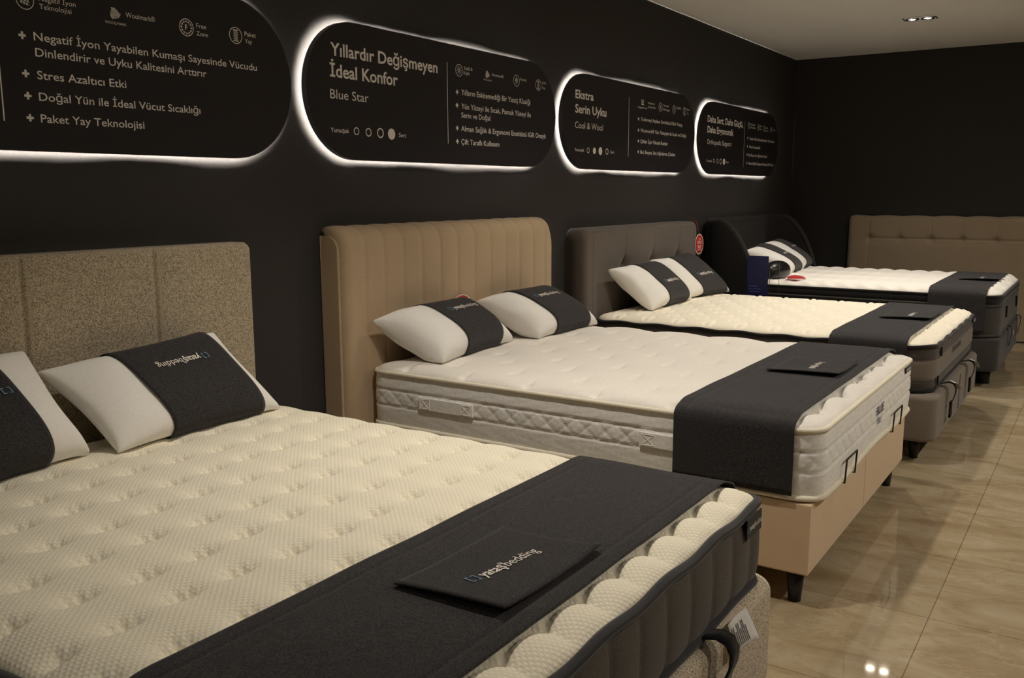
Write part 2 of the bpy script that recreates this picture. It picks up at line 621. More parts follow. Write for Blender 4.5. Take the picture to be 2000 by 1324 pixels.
def disc2(x, z, rx, rz=None, n=32):
    rz = rz or rx
    return np.array([(x + rx * math.cos(2 * PI * k / n), z + rz * math.sin(2 * PI * k / n)) for k in range(n)]), [tuple(range(n))[::-1]]


def stroke2(pts, wd):
    pts = np.array(pts, float)
    t = np.gradient(pts, axis=0)
    t /= np.linalg.norm(t, axis=1)[:, None] + 1e-9
    nn = np.stack([-t[:, 1], t[:, 0]], 1) * wd / 2
    V = np.concatenate([pts + nn, pts - nn])
    m = len(pts)
    return V, [(i, i + 1, m + i + 1, m + i) for i in range(m - 1)]


def plus2(x, z, s):
    a = s * 0.32
    return np.array([(x - s, z - a), (x - a, z - a), (x - a, z - s), (x + a, z - s), (x + a, z - a), (x + s, z - a), (x + s, z + a), (x + a, z + a),
                     (x + a, z + s), (x - a, z + s), (x - a, z + a), (x - s, z + a)]), [(0, 1, 10, 11), (1, 4, 7, 10), (1, 2, 3, 4), (4, 5, 6, 7), (10, 7, 8, 9)]


def glyph(kind, x, z, r):
    P = []
    if kind == 'wool':
        for k in range(3):
            q = k * 2 * PI / 3 + PI / 2
            ca, sa = math.cos(q), math.sin(q)
            for j in range(5):
                rr = r * (0.34 + 0.15 * j)
                pts = []
                for i in range(17):
                    a = math.radians(12 + 128 * i / 16)
                    px, pz = rr * math.cos(a) - 0.12 * r, rr * math.sin(a) * 0.92 - 0.22 * r
                    pts.append((x + (px * ca - pz * sa), z + (px * sa + pz * ca)))
                P.append(stroke2(pts, 0.085 * r))
        return P
    if kind == 'crown':
        for a in (-0.7, 0.0, 0.7):
            P.append(stroke2([(x + a * r, z - 0.2 * r), (x + a * r * 1.2, z + r)], 0.28 * r))
        P.append(stroke2([(x - r, z - 0.6 * r), (x + r, z - 0.6 * r)], 0.45 * r))
        return P
    P.append(ring2(x, z, r, r * 0.91))
    if kind == 'ion':
        for i in range(-1, 2):
            for j in range(-1, 2):
                P.append(disc2(x + i * 0.3 * r + j * 0.1 * r, z + j * 0.3 * r - i * 0.1 * r, 0.12 * r))
            P.append(stroke2([(x - .5 * r, z + i * .3 * r), (x + .5 * r, z + i * .3 * r - .2 * r)], 0.05 * r))
    elif kind == 'free':
        v, f = text2d('F', 2)
        P.append((np.stack([v[:, 0] * .55 * r + x - .2 * r, v[:, 1] * .6 * r + z - .3 * r], 1), f))
        for k in range(12):
            a = 2 * PI * k / 12
            P.append(stroke2([(x + .85 * r * math.cos(a), z + .85 * r * math.sin(a)), (x + .6 * r * math.cos(a), z + .6 * r * math.sin(a))], 0.07 * r))
            for d in (-.22, .22):
                P.append(stroke2([(x + .58 * r * math.cos(a), z + .58 * r * math.sin(a)), (x + .72 * r * math.cos(a + d), z + .72 * r * math.sin(a + d))], 0.06 * r))
    elif kind == 'spring':
        for d in (-.22, 0, .22):
            P.append(stroke2([(x + d * r + .13 * r * math.sin(i * 1.6), z - .62 * r + 1.24 * r * i / 16) for i in range(17)], 0.06 * r))
        for e in (-.66, .66):
            P.append(stroke2([(x - .42 * r, z + e * r), (x + .42 * r, z + e * r)], 0.08 * r))
    elif kind == 'sun':
        for k in range(8):
            a = PI * k / 4
            P.append(stroke2([(x + .3 * r * math.cos(a), z + .3 * r * math.sin(a)), (x + .68 * r * math.cos(a), z + .68 * r * math.sin(a))], 0.08 * r))
        P.append(ring2(x, z, .24 * r, .15 * r, 16))
    elif kind == 'cotton':
        for (a, b) in ((-.25, .1), (.25, .1), (0, .35), (0, -.1)):
            P.append(ring2(x + a * r, z + b * r, .24 * r, .16 * r, 16))
        P.append(stroke2([(x - .3 * r, z - .35 * r), (x, z - .6 * r), (x + .3 * r, z - .35 * r)], 0.08 * r))
    elif kind == 'figure':
        P.append(disc2(x, z + .45 * r, .16 * r))
        P.append(stroke2([(x - .35 * r, z + .1 * r), (x, z + .2 * r), (x + .35 * r, z + .1 * r)], .09 * r))
        P.append(stroke2([(x, z + .2 * r), (x, z - .35 * r)], .12 * r))
        P.append(stroke2([(x - .3 * r, z - .6 * r), (x, z - .3 * r), (x + .3 * r, z - .6 * r)], .09 * r))
    return P


def sign(x0, x1, label, headings, product, feats, pluses, dots, scale_text, div, icons, seed, SZ0=SZ0):
    x0, x1 = x0 * KS, x1 * KS
    t = thing('wall_sign', label, 'sign', ((x0 + x1) / 2, D, (SZ0 + SZ1) / 2), 'backlit oval signs on the dark wall')
    out = stadium(x0, x1, SZ0, SZ1)
    n = len(out)
    inn = stadium(x0, x1, SZ0, SZ1, inset=0.004)
    dp = 0.030
    V = [(x, SY, z) for x, z in out] + [(x, SY + dp, z) for x, z in out] + [(x, SY + dp, z) for x, z in inn] + [(x, SY + 0.006, z) for x, z in inn]
    Fc = [tuple(range(n)), tuple(range(4 * n - 1, 3 * n - 1, -1))]
    for lvl in range(3):
        Fc += [((k + 1) % n + lvl * n, k + lvl * n, (lvl + 1) * n + k, (lvl + 1) * n + (k + 1) % n) for k in range(n)]
    obj('panel', V, Fc, M['sign'], t, False)
    # spacers that hold the panel off the wall
    sp = MB()
    zc = (SZ0 + SZ1) / 2
    for f in (0.2, 0.5, 0.8):
        xs = x0 + f * (x1 - x0)
        sp.box(xs - 0.03, xs + 0.03, SY + 0.006, D, zc - 0.1, zc + 0.1)
    sp.build('standoff', M['steel'], t)
    # light strip behind the rim, not perfectly straight
    rg = random.Random(seed)
    ph = [rg.uniform(0, 6.28) for _ in range(6)]
    dense = stadium(x0, x1, SZ0, SZ1, 24)
    pts = []
    r = (SZ1 - SZ0) / 2
    L = 0
    path = []
    ncur = len(dense)
    for k in range(ncur):
        a = dense[k]
        b = dense[(k + 1) % ncur]
        ln = math.hypot(b[0] - a[0], b[1] - a[1])
        m = max(1, int(ln / 0.05))
        for j in range(m):
            path.append((a[0] + (b[0] - a[0]) * j / m, a[1] + (b[1] - a[1]) * j / m))
    for (px, pz) in path:
        cxm = min(max(px, x0 + r), x1 - r)
        dx, dz = px - cxm, pz - zc
        ln = math.hypot(dx, dz)
        wob = 0.0155 + 0.0034 * math.sin(px * 5.1 + ph[0]) + 0.0018 * math.sin(px * 11.3 + pz * 9 + ph[1]) + 0.0008 * math.sin(px * 23 + ph[2])
        q = (ln - wob) / ln
        pts.append((cxm + dx * q, SY + 0.020, zc + dz * q))
    MB().tube(pts, 0.004, 6, closed=True).build('led_strip', M['led'], t, True, 'white glowing light strip')
    for h in headings:
        v, f = put_text(*h)
        obj('heading', to_sign(v), f, M['print'], t, False)
    if product:
        v, f = put_text(*product)
        obj('product_name', to_sign(v), f, M['print'], t, False)
    for k, ft in enumerate(feats):
        v, f = merge([put_text(*q) for q in ft])
        fo = obj('feature_line', to_sign(v), f, M['print'], t, False)
        v, f = plus2(pluses[k][0], pluses[k][1], 0.0115)
        obj('plus_mark', to_sign(v), f, M['print'], fo, False)
    for (x, z, rr, full) in dots:
        v, f = disc2(x, z, rr) if full else ring2(x, z, rr, rr * 0.74)
        obj('firmness_dot', to_sign(v), f, M['print'], t, False)
    for h in scale_text:
        v, f = put_text(*h)
        obj('scale_caption', to_sign(v), f, M['print'], t, False)
    if div:
        v, f = stroke2([(div[0], div[1]), (div[0], (div[1] + div[2]) / 2), (div[0], div[2])], 0.004)
        obj('divider_line', to_sign(v), f, M['print'], t, False)
    for (kind, x, z, r_, caps) in icons:
        v, f = merge(glyph(kind, x, z, r_))
        io = obj('icon', to_sign(v), f, M['print'], t, False)
        if caps:
            v, f = merge([put_text(*c) for c in caps])
            obj('icon_caption', to_sign(v), f, M['print'], io, False)
    return t


sign(0.58, 2.693, 'black oval backlit wall sign above the nearest bed, listing Negatif İyon and Paket Yay',
     [], None,
     [[('Negatif İyon Yayabilen Kumaşı Sayesinde Vücudu', 1.627, 1.912, .0247, .888, 1), ('Dinlendirir ve Uyku Kalitesini Arttırır', 1.628, 1.864, .0252, .646, 1)],
      [('Stres Azaltıcı Etki', 1.628, 1.795, .025, .310, 1)],
      [('Doğal Yün ile İdeal Vücut Sıcaklığı', 1.628, 1.729, .0247, .609, 1)],
      [('Paket Yay Teknolojisi', 1.628, 1.662, .0248, .370, 1)]],
     [(1.591, 1.922), (1.592, 1.808), (1.593, 1.741), (1.594, 1.674)], [], [], (1.513, 2.08, 1.66),
     [('ion', 1.609, 2.029, .0286, [('Negatif İyon', 1.653, 2.034, .0154, .122, 0), ('Teknolojisi', 1.653, 2.010, .0153, .106, 0)]),
      ('wool', 1.913, 2.035, .0235, [('Woolmark®', 1.954, 2.030, .0164, .114, 0), ('WOOLMARK', 1.875, 2.000, .0085, .080, 0)]),
      ('free', 2.197, 2.031, .0309, [('Free', 2.240, 2.036, .0164, .044, 0), ('Zone', 2.239, 2.009, .0154, .051, 0)]),
      ('spring', 2.419, 2.033, .0309, [('Paket', 2.462, 2.037, .0168, .055, 0), ('Yay', 2.462, 2.011, .0156, .035, 0)])], 1, SZ0 - 0.011)
sign(2.777, 4.805, 'black oval backlit sign reading Yıllardır Değişmeyen above the second bed',
     [('Yıllardır Değişmeyen', 2.923, 2.022, .0518, .740, 2), ('İdeal Konfor', 2.916, 1.933, .0527, .444, 2)], ('Blue Star', 2.913, 1.841, .0389, .242, 0),
     [[('Yılların Eskitemediği Bir Yataş Klasiği', 3.857, 1.934, .027, .663, 1)],
      [('Yün Yüzeyi ile Sıcak, Pamuk Yüzeyi ile', 3.856, 1.864, .027, .670, 1), ('Serin ve Doğal', 3.856, 1.820, .0255, .261, 1)],
      [('Alman Sağlık & Ergonomi Enstitüsü IGR Onaylı', 3.853, 1.752, .0265, .835, 1)],
      [('Çift Taraflı Kullanım', 3.853, 1.685, .0261, .349, 1)]],
     [(3.822, 1.945), (3.82, 1.879), (3.819, 1.765), (3.819, 1.698)],
     [(3.07, 1.71, .0172, 0), (3.149, 1.709, .0192, 0), (3.229, 1.71, .0228, 0), (3.307, 1.709, .0256, 1)],
     [('Yumuşak', 2.909, 1.699, .0186, .114, 1), ('Sert', 3.359, 1.698, .0195, .053, 1)], (3.741, 2.083, 1.684),
     [('sun', 3.841, 2.054, .0309, [('Yazlık &', 3.882, 2.062, .0165, .075, 0), ('Kışlık', 3.881, 2.038, .0154, .051, 0)]),
      ('wool', 4.092, 2.058, .0235, [('Woolmark®', 4.133, 2.055, .0140, .114, 0), ('WOOLMARK', 4.055, 2.026, .0076, .078, 0)]),
      ('cotton', 4.376, 2.054, .0318, [('Pamuk', 4.416, 2.059, .0148, .065, 0)]),
      ('spring', 4.608, 2.052, .0314, [('DHT', 4.649, 2.061, .0137, .043, 0), ('Yay', 4.649, 2.034, .0133, .033, 0)])], 2)
sign(4.889, 6.975, 'black oval backlit wall sign reading Ekstra Serin Uyku above the grey headboard',
     [('Ekstra', 5.044, 2.016, .0495, .236, 2), ('Serin Uyku', 5.043, 1.928, .0505, .415, 2)], ('Cool & Wool', 5.041, 1.834, .0396, .371, 0),
     [[('Terlemeyi Azaltan Serinletici Etkili Yüzey', 5.981, 1.935, .0235, .739, 1)],
      [('Woolmark® Yün Yüzeyiyle de Sıcak ve Doğal', 5.980, 1.857, .0235, .817, 1)],
      [('Çiftler İçin Yüksek Konfor', 5.980, 1.781, .0240, .473, 1)],
      [('Bel, Boyun, Sırt Ağrılarına Çözüm', 5.983, 1.706, .0235, .610, 1)]],
     [(5.944, 1.945), (5.946, 1.868), (5.948, 1.793), (5.948, 1.718)],
     [(5.214, 1.702, .0180, 0), (5.298, 1.702, .0205, 1), (5.381, 1.703, .0253, 1), (5.473, 1.703, .0205, 0)],
     [('Yumuşak', 5.040, 1.692, .0181, .122, 1), ('Sert', 5.524, 1.693, .0185, .054, 1)], (5.790, 2.081, 1.679),
     [('crown', 6.005, 2.061, .0200, [('CopperCool', 5.929, 2.020, .0130, .150, 0), ('Maksimum', 6.093, 2.059, .0141, .113, 0), ('Serinlik Hissi', 6.094, 2.032, .0141, .128, 0)]),
      ('sun', 6.307, 2.052, .0309, [('Termal', 6.353, 2.061, .0145, .099, 0), ('Denge', 6.349, 2.033, .0141, .126, 0)]),
      ('figure', 6.554, 2.052, .0306, [('Çiftli', 6.601, 2.061, .0150, .080, 0)]),
      ('spring', 6.754, 2.052, .0313, [('Paket', 6.790, 2.063, .0140, .067, 0), ('Yay', 6.801, 2.034, .0131, .032, 0)])], 3)
sign(7.087, 9.113, 'black oval backlit wall sign reading Daha Sert, Daha Güçlü near the corner',
     [('Daha Sert, Daha Güçlü,', 7.238, 2.004, .0517, .847, 2), ('Daha Ergonomik', 7.240, 1.919, .0520, .608, 2)], ('Orthopedic Support', 7.240, 1.826, .0394, .566, 0),
     [[('Yatakta Özel Uzmanlık ile Her Tür Destek', 8.268, 1.905, .0227, .721, 1)],
      [('Yüksek Dayanıklılık', 8.266, 1.831, .0228, .313, 1)],
      [('Bel, Boyun, Sırt Ağrılarına Çözüm', 8.265, 1.757, .0229, .523, 1)],
      [('Alman Sağlık & Ergonomi Enstitüsü IGR Onaylı', 8.264, 1.682, .0230, .734, 1)]],
     [(8.222, 1.918), (8.224, 1.844), (8.223, 1.769), (8.223, 1.695)],
     [(7.405, 1.694, .0180, 0), (7.488, 1.693, .0205, 0), (7.563, 1.692, .0237, 0), (7.642, 1.692, .0270, 1)],
     [('Yumuşak', 7.238, 1.682, .0179, .121, 1), ('Sert', 7.693, 1.681, .0167, .060, 1)], (8.130, 2.058, 1.656),
     [('figure', 8.243, 2.030, .0287, [('Doğal', 8.285, 2.037, .014, .12, 0), ('Destek', 8.285, 2.010, .014, .14, 0)]),
      ('sun', 8.508, 2.028, .0273, [('Bel', 8.55, 2.036, .014, .05, 0), ('Sırt', 8.55, 2.008, .014, .05, 0)]),
      ('figure', 8.670, 2.026, .0278, [('Aile', 8.71, 2.03, .014, .07, 0), ('Boyu', 8.71, 2.004, .014, .09, 0)]),
      ('spring', 8.885, 2.028, .0240, [('Yay', 8.92, 2.022, .014, .09, 0)])], 4)


# ------------------------------------------------------------------ mattresses
class Bed:
    """footprint and heights of one mattress"""
    def __init__(s, x0, x1, y0, y1, zb, zp, zt, r, R=0.10):
        s.x0, s.x1, s.y0, s.y1, s.zb, s.zp, s.zt, s.r, s.R = x0, x1, y0, y1, zb, zp, zt, r, R

    def sdf(s, X, Y):
        cx_, cy_ = (s.x0 + s.x1) / 2, (s.y0 + s.y1) / 2
        qx = np.abs(X - cx_) - (s.x1 - s.x0) / 2 + s.r
        qy = np.abs(Y - cy_) - (s.y1 - s.y0) / 2 + s.r
        return -(np.hypot(np.maximum(qx, 0), np.maximum(qy, 0)) + np.minimum(np.maximum(qx, qy), 0) - s.r)

    def crown(s, X, Y):
        t = np.clip(s.sdf(X, Y) / s.R, 0, 1)
        return s.zp + (s.zt - s.zp) * np.sqrt(np.maximum(0, 1 - (1 - t) ** 2))

    def loop(s, step=0.012, inset=0.0):
        """points, outward normals and running length around the footprint"""
        r = s.r - inset
        x0, x1, y0, y1 = s.x0 + inset, s.x1 - inset, s.y0 + inset, s.y1 - inset
        P, N = [], []

        def line(a, b, n):
            m = max(2, int(math.hypot(b[0] - a[0], b[1] - a[1]) / step))
            for k in range(m):
                P.append((a[0] + (b[0] - a[0]) * k / m, a[1] + (b[1] - a[1]) * k / m))
                N.append(n)

        def arc(c, a0):
            m = max(5, int(r * PI / 2 / step))
            for k in range(m):
                a = a0 + PI / 2 * k / m
                P.append((c[0] + r * math.cos(a), c[1] + r * math.sin(a)))
                N.append((math.cos(a), math.sin(a)))
        line((x0 + r, y0), (x1 - r, y0), (0, -1))
        arc((x1 - r, y0 + r), -PI / 2)
        line((x1, y0 + r), (x1, y1 - r), (1, 0))
        arc((x1 - r, y1 - r), 0)
        line((x1 - r, y1), (x0 + r, y1), (0, 1))
        arc((x0 + r, y1 - r), PI / 2)
        line((x0, y1 - r), (x0, y0 + r), (-1, 0))
        arc((x0 + r, y0 + r), PI)
        P, N = np.array(P), np.array(N)
        S = np.concatenate([[0], np.cumsum(np.hypot(*np.diff(np.vstack([P, P[:1]]), axis=0).T))])[:-1]
        return P, N, S


def axis(a, b, step, R):
    e = np.array([0, .0015, .005, .010, .017, .026, .038, .052])
    e = e[e < R]
    mid = np.linspace(a + e[-1] + step, b - e[-1] - step, max(2, int((b - a - 2 * e[-1]) / step)))
    return np.concatenate([a + e, mid, (b - e)[::-1]])


def quilt(bed, relief, mat, parent, step=0.011, name='quilted_top', inset=0.0):
    x0, x1, y0, y1 = bed.x0 + inset, bed.x1 - inset, bed.y0 + inset, bed.y1 - inset
    ax, ay = axis(x0, x1, step, 0.06), axis(y0, y1, step, 0.06)
    X, Y = np.meshgrid(ax, ay, indexing='ij')
    r = bed.r
    # round the four corners by a smooth square-to-disc map
    cx_, cy_ = (x0 + x1) / 2, (y0 + y1) / 2
    hx, hy = (x1 - x0) / 2 - r, (y1 - y0) / 2 - r
    p = (np.abs(X - cx_) - hx) / r
    q = (np.abs(Y - cy_) - hy) / r
    c = (p > 0) & (q > 0)
    pp, qq = p[c], q[c]
    X2, Y2 = X.copy(), Y.copy()
    X2[c] = cx_ + np.sign(X[c] - cx_) * (hx + r * pp * np.sqrt(np.maximum(0, 1 - qq ** 2 / 2)))
    Y2[c] = cy_ + np.sign(Y[c] - cy_) * (hy + r * qq * np.sqrt(np.maximum(0, 1 - pp ** 2 / 2)))
    Z = bed.crown(X2, Y2)
    d = bed.sdf(X2, Y2)
    Z = Z + relief(X2, Y2, d) * np.clip((d - 0.004) / 0.03, 0, 1)
    V = np.stack([X2, Y2, Z], -1).reshape(-1, 3)
    return obj(name, V, grid_faces(len(ax), len(ay)), mat, parent)


def border(bed, off, mats, parent, nt_=20, step=0.012, z0=None, z1=None, matfn=None, name='border'):
    P, N, S = bed.loop(step)
    z0 = bed.zb if z0 is None else z0
    z1 = bed.zp if z1 is None else z1
    T = np.linspace(0, 1, nt_)
    SS, TT = np.meshgrid(S, T, indexing='ij')
    O = off(SS, TT, z0 + (z1 - z0) * TT)
    V = np.stack([P[:, 0][:, None] + N[:, 0][:, None] * O, P[:, 1][:, None] + N[:, 1][:, None] * O, z0 + (z1 - z0) * TT], -1).reshape(-1, 3)
    Fc = grid_faces(len(S), nt_, cu=True)
    idx = None
    if matfn:
        tm = (TT.reshape(-1)[Fc].mean(1))
        idx = [matfn(t) for t in tm]
    return obj(name, V, Fc, mats, parent, True, None, idx)


def piping(bed, z, r, mat, parent, wave=0.0, wl=0.28, out=0.004, name='piping'):
    P, N, S = bed.loop(0.02)
    zz = z + wave * np.sin(2 * PI * S / wl)
    pts = [(P[i, 0] + N[i, 0] * out, P[i, 1] + N[i, 1] * out, zz[i]) for i in range(len(S))]
    return MB().tube(pts, r, 8, closed=True).build(name, mat, parent, True)


def bottom(bed, mat, parent):
    P, N, S = bed.loop(0.05)
    V = [(x, y, bed.zb) for x, y in P]
    return obj('underside', V, [tuple(range(len(V)))[::-1]], mat, parent, False)


def groove(x, wd):
    return np.exp(-(x / wd) ** 2)


def fnoise(X, Y, sc, n=6, seed=0):
    g = np.random.default_rng(seed)
    Z = np.zeros_like(X)
    for _ in range(n):
        a, ph, f = g.uniform(0, 2 * PI), g.uniform(0, 2 * PI), g.uniform(0.6, 1.6) * sc
        Z += np.sin((X * np.cos(a) + Y * np.sin(a)) * f + ph)
    return Z / n


# bed 1: rectangular lattice of deep tufts
B1 = Bed(0.735, 2.37, 0.75, 2.775, 0.375, 0.600, 0.648, 0.055, 0.11)


def relief1(X, Y, d):
    ax, ay = 0.1432, 0.163
    U, W = (X - 0.924) / ax, (Y - 0.832) / ay
    iu, iw = np.round(U), np.round(W)
    jx = 0.012 * np.sin(iu * 12.9 + iw * 4.1)
    jy = 0.012 * np.sin(iu * 7.7 + iw * 9.3)
    ex, ey = (U - iu) * ax - jx, (W - iw) * ay - jy
    pad = 0.0028 * (np.cos(2 * PI * U) + np.cos(2 * PI * W)) * 0.5
    # each tuft: steep lip on the foot side, fan of creases running up on the head side
    dy = np.where(ey < 0, ey / 0.011, ey / 0.032)
    pit = -0.0240 * np.exp(-dy ** 2) * np.exp(-(np.abs(ex) / 0.033) ** 2)
    fan = ex / (0.020 + 0.35 * np.maximum(ey, 0))
    crease = 0.0052 * np.cos(2 * PI * fan * 1.05 + iu * 1.7) * np.exp(-((ey - 0.016) / 0.018) ** 2) * np.exp(-(ex / 0.036) ** 2)
    keep = (iw > 0.5) * 1.0
    Z = -pad - 0.002 + (pit + crease) * keep * np.clip((d - 0.02) / 0.05, 0.3, 1)
    # row of round pads along the foot, ending in a stitched trench under the runner's edge
    su = np.abs(np.sin(PI * U))
    yt_ = 0.822 + 0.026 * su ** 0.7
    m = Y < 0.90
    Z = Z - m * 0.015 * np.exp(-((Y - yt_) / 0.012) ** 2)
    Z = Z - (Y < yt_) * 0.010 * (1 - su ** 0.5) * np.clip((yt_ - Y) / 0.01, 0, 1)
    return Z


def make_mattress1():
    t = thing('mattress', 'cream knit mattress with deep tufts and grey velour border on the nearest bed', 'mattress', ((B1.x0 + B1.x1) / 2, (B1.y0 + B1.y1) / 2, B1.zb))
    quilt(B1, relief1, M['knit1'], t, 0.0062)

    def off(S, T, Z):
        return 0.015 * np.abs(np.sin(PI * S / 0.135)) ** 0.42 * (1 - np.abs(2 * T - 1) ** 5) - 0.004 + 0.004 * np.sin(PI * T)
    border(B1, off, M['velour'], t, 14, 0.009)
    piping(B1, 0.602, 0.013, M['tape'], t, 0.004, 0.29)
    piping(B1, 0.384, 0.012, M['tape'], t, 0.003, 0.42)
    bottom(B1, M['tape'], t)
    tg = MB().box(2.20, 2.315, 0.728, 0.7325, 0.543, 0.598, 0.001).build('label_tag', M['tapeblack'], t)
    add_logo(lambda a, b: np.stack([2.2575 + a, np.full_like(a, 0.7268), 0.5705 + b], 1), 0.0145, tg, stretch=0.88)
    return t


make_mattress1()

# bed 2: small staggered pinches, damask border with a diamond-stitched band
B2 = Bed(3.040, 4.70, 0.770, 2.795, 0.392, 0.632, 0.672, 0.08, 0.10)


def relief2(X, Y, d):
    Z = 0.0026 * fnoise(X * 0.6, Y, 34, 9, 3)
    for (sx_, sy_) in ((0, 0), (0.175, 0.16)):
        U, W = (X - 3.06 - sx_) / 0.35, (Y - 1.0 - sy_) / 0.32
        iu, iw = np.round(U), np.round(W)
        dx, dy = (U - iu) * 0.35, (W - iw) * 0.32
        rr = np.hypot(dx, dy * 1.3)
        Z += -0.016 * np.exp(-(rr / 0.026) ** 2) - 0.010 * np.exp(-(rr / 0.11) ** 2)
        Z += -0.0060 * np.exp(-(dy / 0.010) ** 2) * np.exp(-(dx / 0.08) ** 2)
        Z += 0.0025 * np.exp(-((dy - 0.02) / 0.012) ** 2) * np.exp(-(dx / 0.06) ** 2)
    # bulging pads along the foot edge
    e = np.clip((Y - B2.y0) / 0.10, 0, 1)
    su = np.abs(np.sin(PI * (X - 3.02) / 0.27))
    yt_ = 0.822 + 0.040 * su ** 0.6
    Z = Z - (Y < 0.95) * 0.016 * np.exp(-((Y - yt_) / 0.013) ** 2) - (Y < yt_) * 0.012 * (1 - su ** 0.5) * np.clip((yt_ - Y) / 0.012, 0, 1)
    return Z + 0.003


def make_mattress2():
    t = thing('mattress', 'white quilted mattress with diamond stitched pale border on the beige bed', 'mattress', ((B2.x0 + B2.x1) / 2, (B2.y0 + B2.y1) / 2, B2.zb))
    quilt(B2, relief2, M['tick2'], t, 0.0080)

    def off(S, T, Z):
        za, zc = 0.487, 0.560
        o = 0.010 * np.sin(PI * T) ** 0.5
        o -= 0.006 * (groove(Z - za, 0.004) + groove(Z - zc, 0.004))
        tt = (Z - za) / (zc - za)
        inb = (tt > 0) & (tt < 1)
        pu = S / 0.088
        g1 = np.abs((pu + tt * 1.0) - np.round(pu + tt * 1.0))
        g2 = np.abs((pu - tt * 1.0) - np.round(pu - tt * 1.0))
        o -= inb * 0.0045 * (np.exp(-(g1 / 0.06) ** 2) + np.exp(-(g2 / 0.06) ** 2))
        o += 0.0006 * np.sin(S * 40 + 3 * np.sin(Z * 60)) * np.sin(Z * 90)
        return o
    border(B2, off, M['side2'], t, 34, 0.0085)
    piping(B2, 0.634, 0.0095, M['tapewhite'], t)
    # bottom binding sags along the foot between the steel stops
    P, N, S = B2.loop(0.02)
    zz = []
    for (x, y), n in zip(P, N):
        s_ = 0.0
        if n[1] < -0.5:
            s_ = 0.008 * math.sin((x - 3.05) / 1.65 * 3 * PI)
        zz.append(B2.zb + 0.002 - s_)
    MB().tube([(P[i, 0] + N[i, 0] * .005, P[i, 1] + N[i, 1] * .005, zz[i]) for i in range(len(S))], 0.011, 8, closed=True).build('piping', M['tapewhite'], t, True)
    bottom(B2, M['tapewhite'], t)
    for (ya, yb) in ((2.205, 2.50), (1.135, 1.43)):
        h = MB()
        h.box(B2.x0 - 0.018, B2.x0 - 0.010, ya, yb, 0.492, 0.549, 0.003).build('handle', M['side2'], t)
        s = MB()
        for yy in (ya + 0.012, yb - 0.062):
            a, b, c, e = yy, yy + 0.05, 0.500, 0.541
            xx = B2.x0 - 0.0185
            for (p, q) in (((a, c), (b, c)), ((b, c), (b, e)), ((b, e), (a, e)), ((a, e), (a, c)), ((a, c), (b, e)), ((a, e), (b, c))):
                s.tube([(xx, p[0], p[1]), (xx, q[0], q[1])], 0.0013, 5)
        s.build('stitching', M['side2'], t)
    tg = MB().box(4.475, 4.60, 0.7585, 0.7605, 0.594, 0.624, 0.0008).build('label_tag', M['tapeblack'], t)
    add_logo(lambda a, b: np.stack([4.5375 + a, np.full_like(a, 0.7575), 0.609 + b], 1), 0.0155, tg, stretch=0.85)
    parts = [put_text('BLUE', 3.885, 0.520, 0.036, 0.125, 2), put_text('Star', 3.90, 0.478, 0.030, 0.085, 1)]
    v, f = merge(parts)
    obj('embroidered_name', np.stack([v[:, 0], np.full(len(v), 0.7565), v[:, 1]], 1), f, M['navy'], t, False)
    return t


make_mattress2()

# bed 3: arc quilting, banded grey border
B3 = Bed(5.13, 6.79, 0.745, 2.78, 0.375, 0.620, 0.658, 0.13, 0.09)


def relief3(X, Y, d):
    Z = 0.001 * fnoise(X, Y, 25, 5, 5)
    for (sx_, sy_) in ((0, 0), (0.155, 0.10)):
        U, W = (X - 5.2 - sx_) / 0.31, (Y - 0.80 - sy_) / 0.20
        iu, iw = np.round(U), np.round(W)
        dx, dy = (U - iu) * 0.31, (W - iw) * 0.20
        for sg in (1, -1):
            g = dy - sg * 0.026 * (1 - (dx / 0.085) ** 2)
            Z -= 0.0085 * np.exp(-(g / 0.011) ** 2) * np.exp(-(dx / 0.085) ** 4)
        Z += 0.003 * np.exp(-(dx / 0.07) ** 2 - (dy / 0.02) ** 2)
    e = np.clip((Y - B3.y0) / 0.10, 0, 1)
    su = np.abs(np.sin(PI * (X - 5.14) / 0.235))
    yt_ = 0.845 + 0.022 * su ** 0.6
    Z = Z - (Y < 0.95) * 0.012 * np.exp(-((Y - yt_) / 0.012) ** 2) - (Y < yt_) * 0.010 * (1 - su ** 0.5) * np.clip((yt_ - Y) / 0.012, 0, 1)
    return Z


def make_mattress3():
    t = thing('mattress', 'ivory arc quilted mattress with banded grey border on the grey bed', 'mattress', ((B3.x0 + B3.x1) / 2, (B3.y0 + B3.y1) / 2, B3.zb))
    quilt(B3, relief3, M['tick3'], t, 0.0080)

    def off(S, T, Z):
        return 0.012 * np.sin(PI * T) ** 0.6 - 0.005 * (groove(T - 0.26, 0.02) + groove(T - 0.70, 0.02))
    border(B3, off, [M['side3d'], M['side3']], t, 24, 0.015, matfn=lambda q: 1 if 0.26 < q < 0.70 else 0)
    piping(B3, 0.618, 0.011, M['tapeblack'], t, 0.004, 0.26)
    piping(B3, 0.382, 0.011, M['tapeblack'], t)
    bottom(B3, M['tapeblack'], t)
    v, f = put_text('COOL & WOOL', 5.75, 0.507, 0.030, 0.36, 2)
    obj('embroidered_name', np.stack([v[:, 0], np.full(len(v), 0.731), v[:, 1]], 1), f, M['navy'], t, False)
    for (x, z) in ((5.30, 0.555), (5.24, 0.405)):
        MB().box(x, x + 0.028, 0.722, 0.732, z, z + 0.05, 0.003).build('side_loop', M['tapeblack'], t)
    tg = MB().box(6.60, 6.71, 0.727, 0.731, 0.578, 0.606, 0.0008).build('label_tag', M['tapeblack'], t)
    add_logo(lambda a, b: np.stack([6.655 + a, np.full_like(a, 0.7255), 0.592 + b], 1), 0.0135, tg, stretch=0.85)
    return t


make_mattress3()

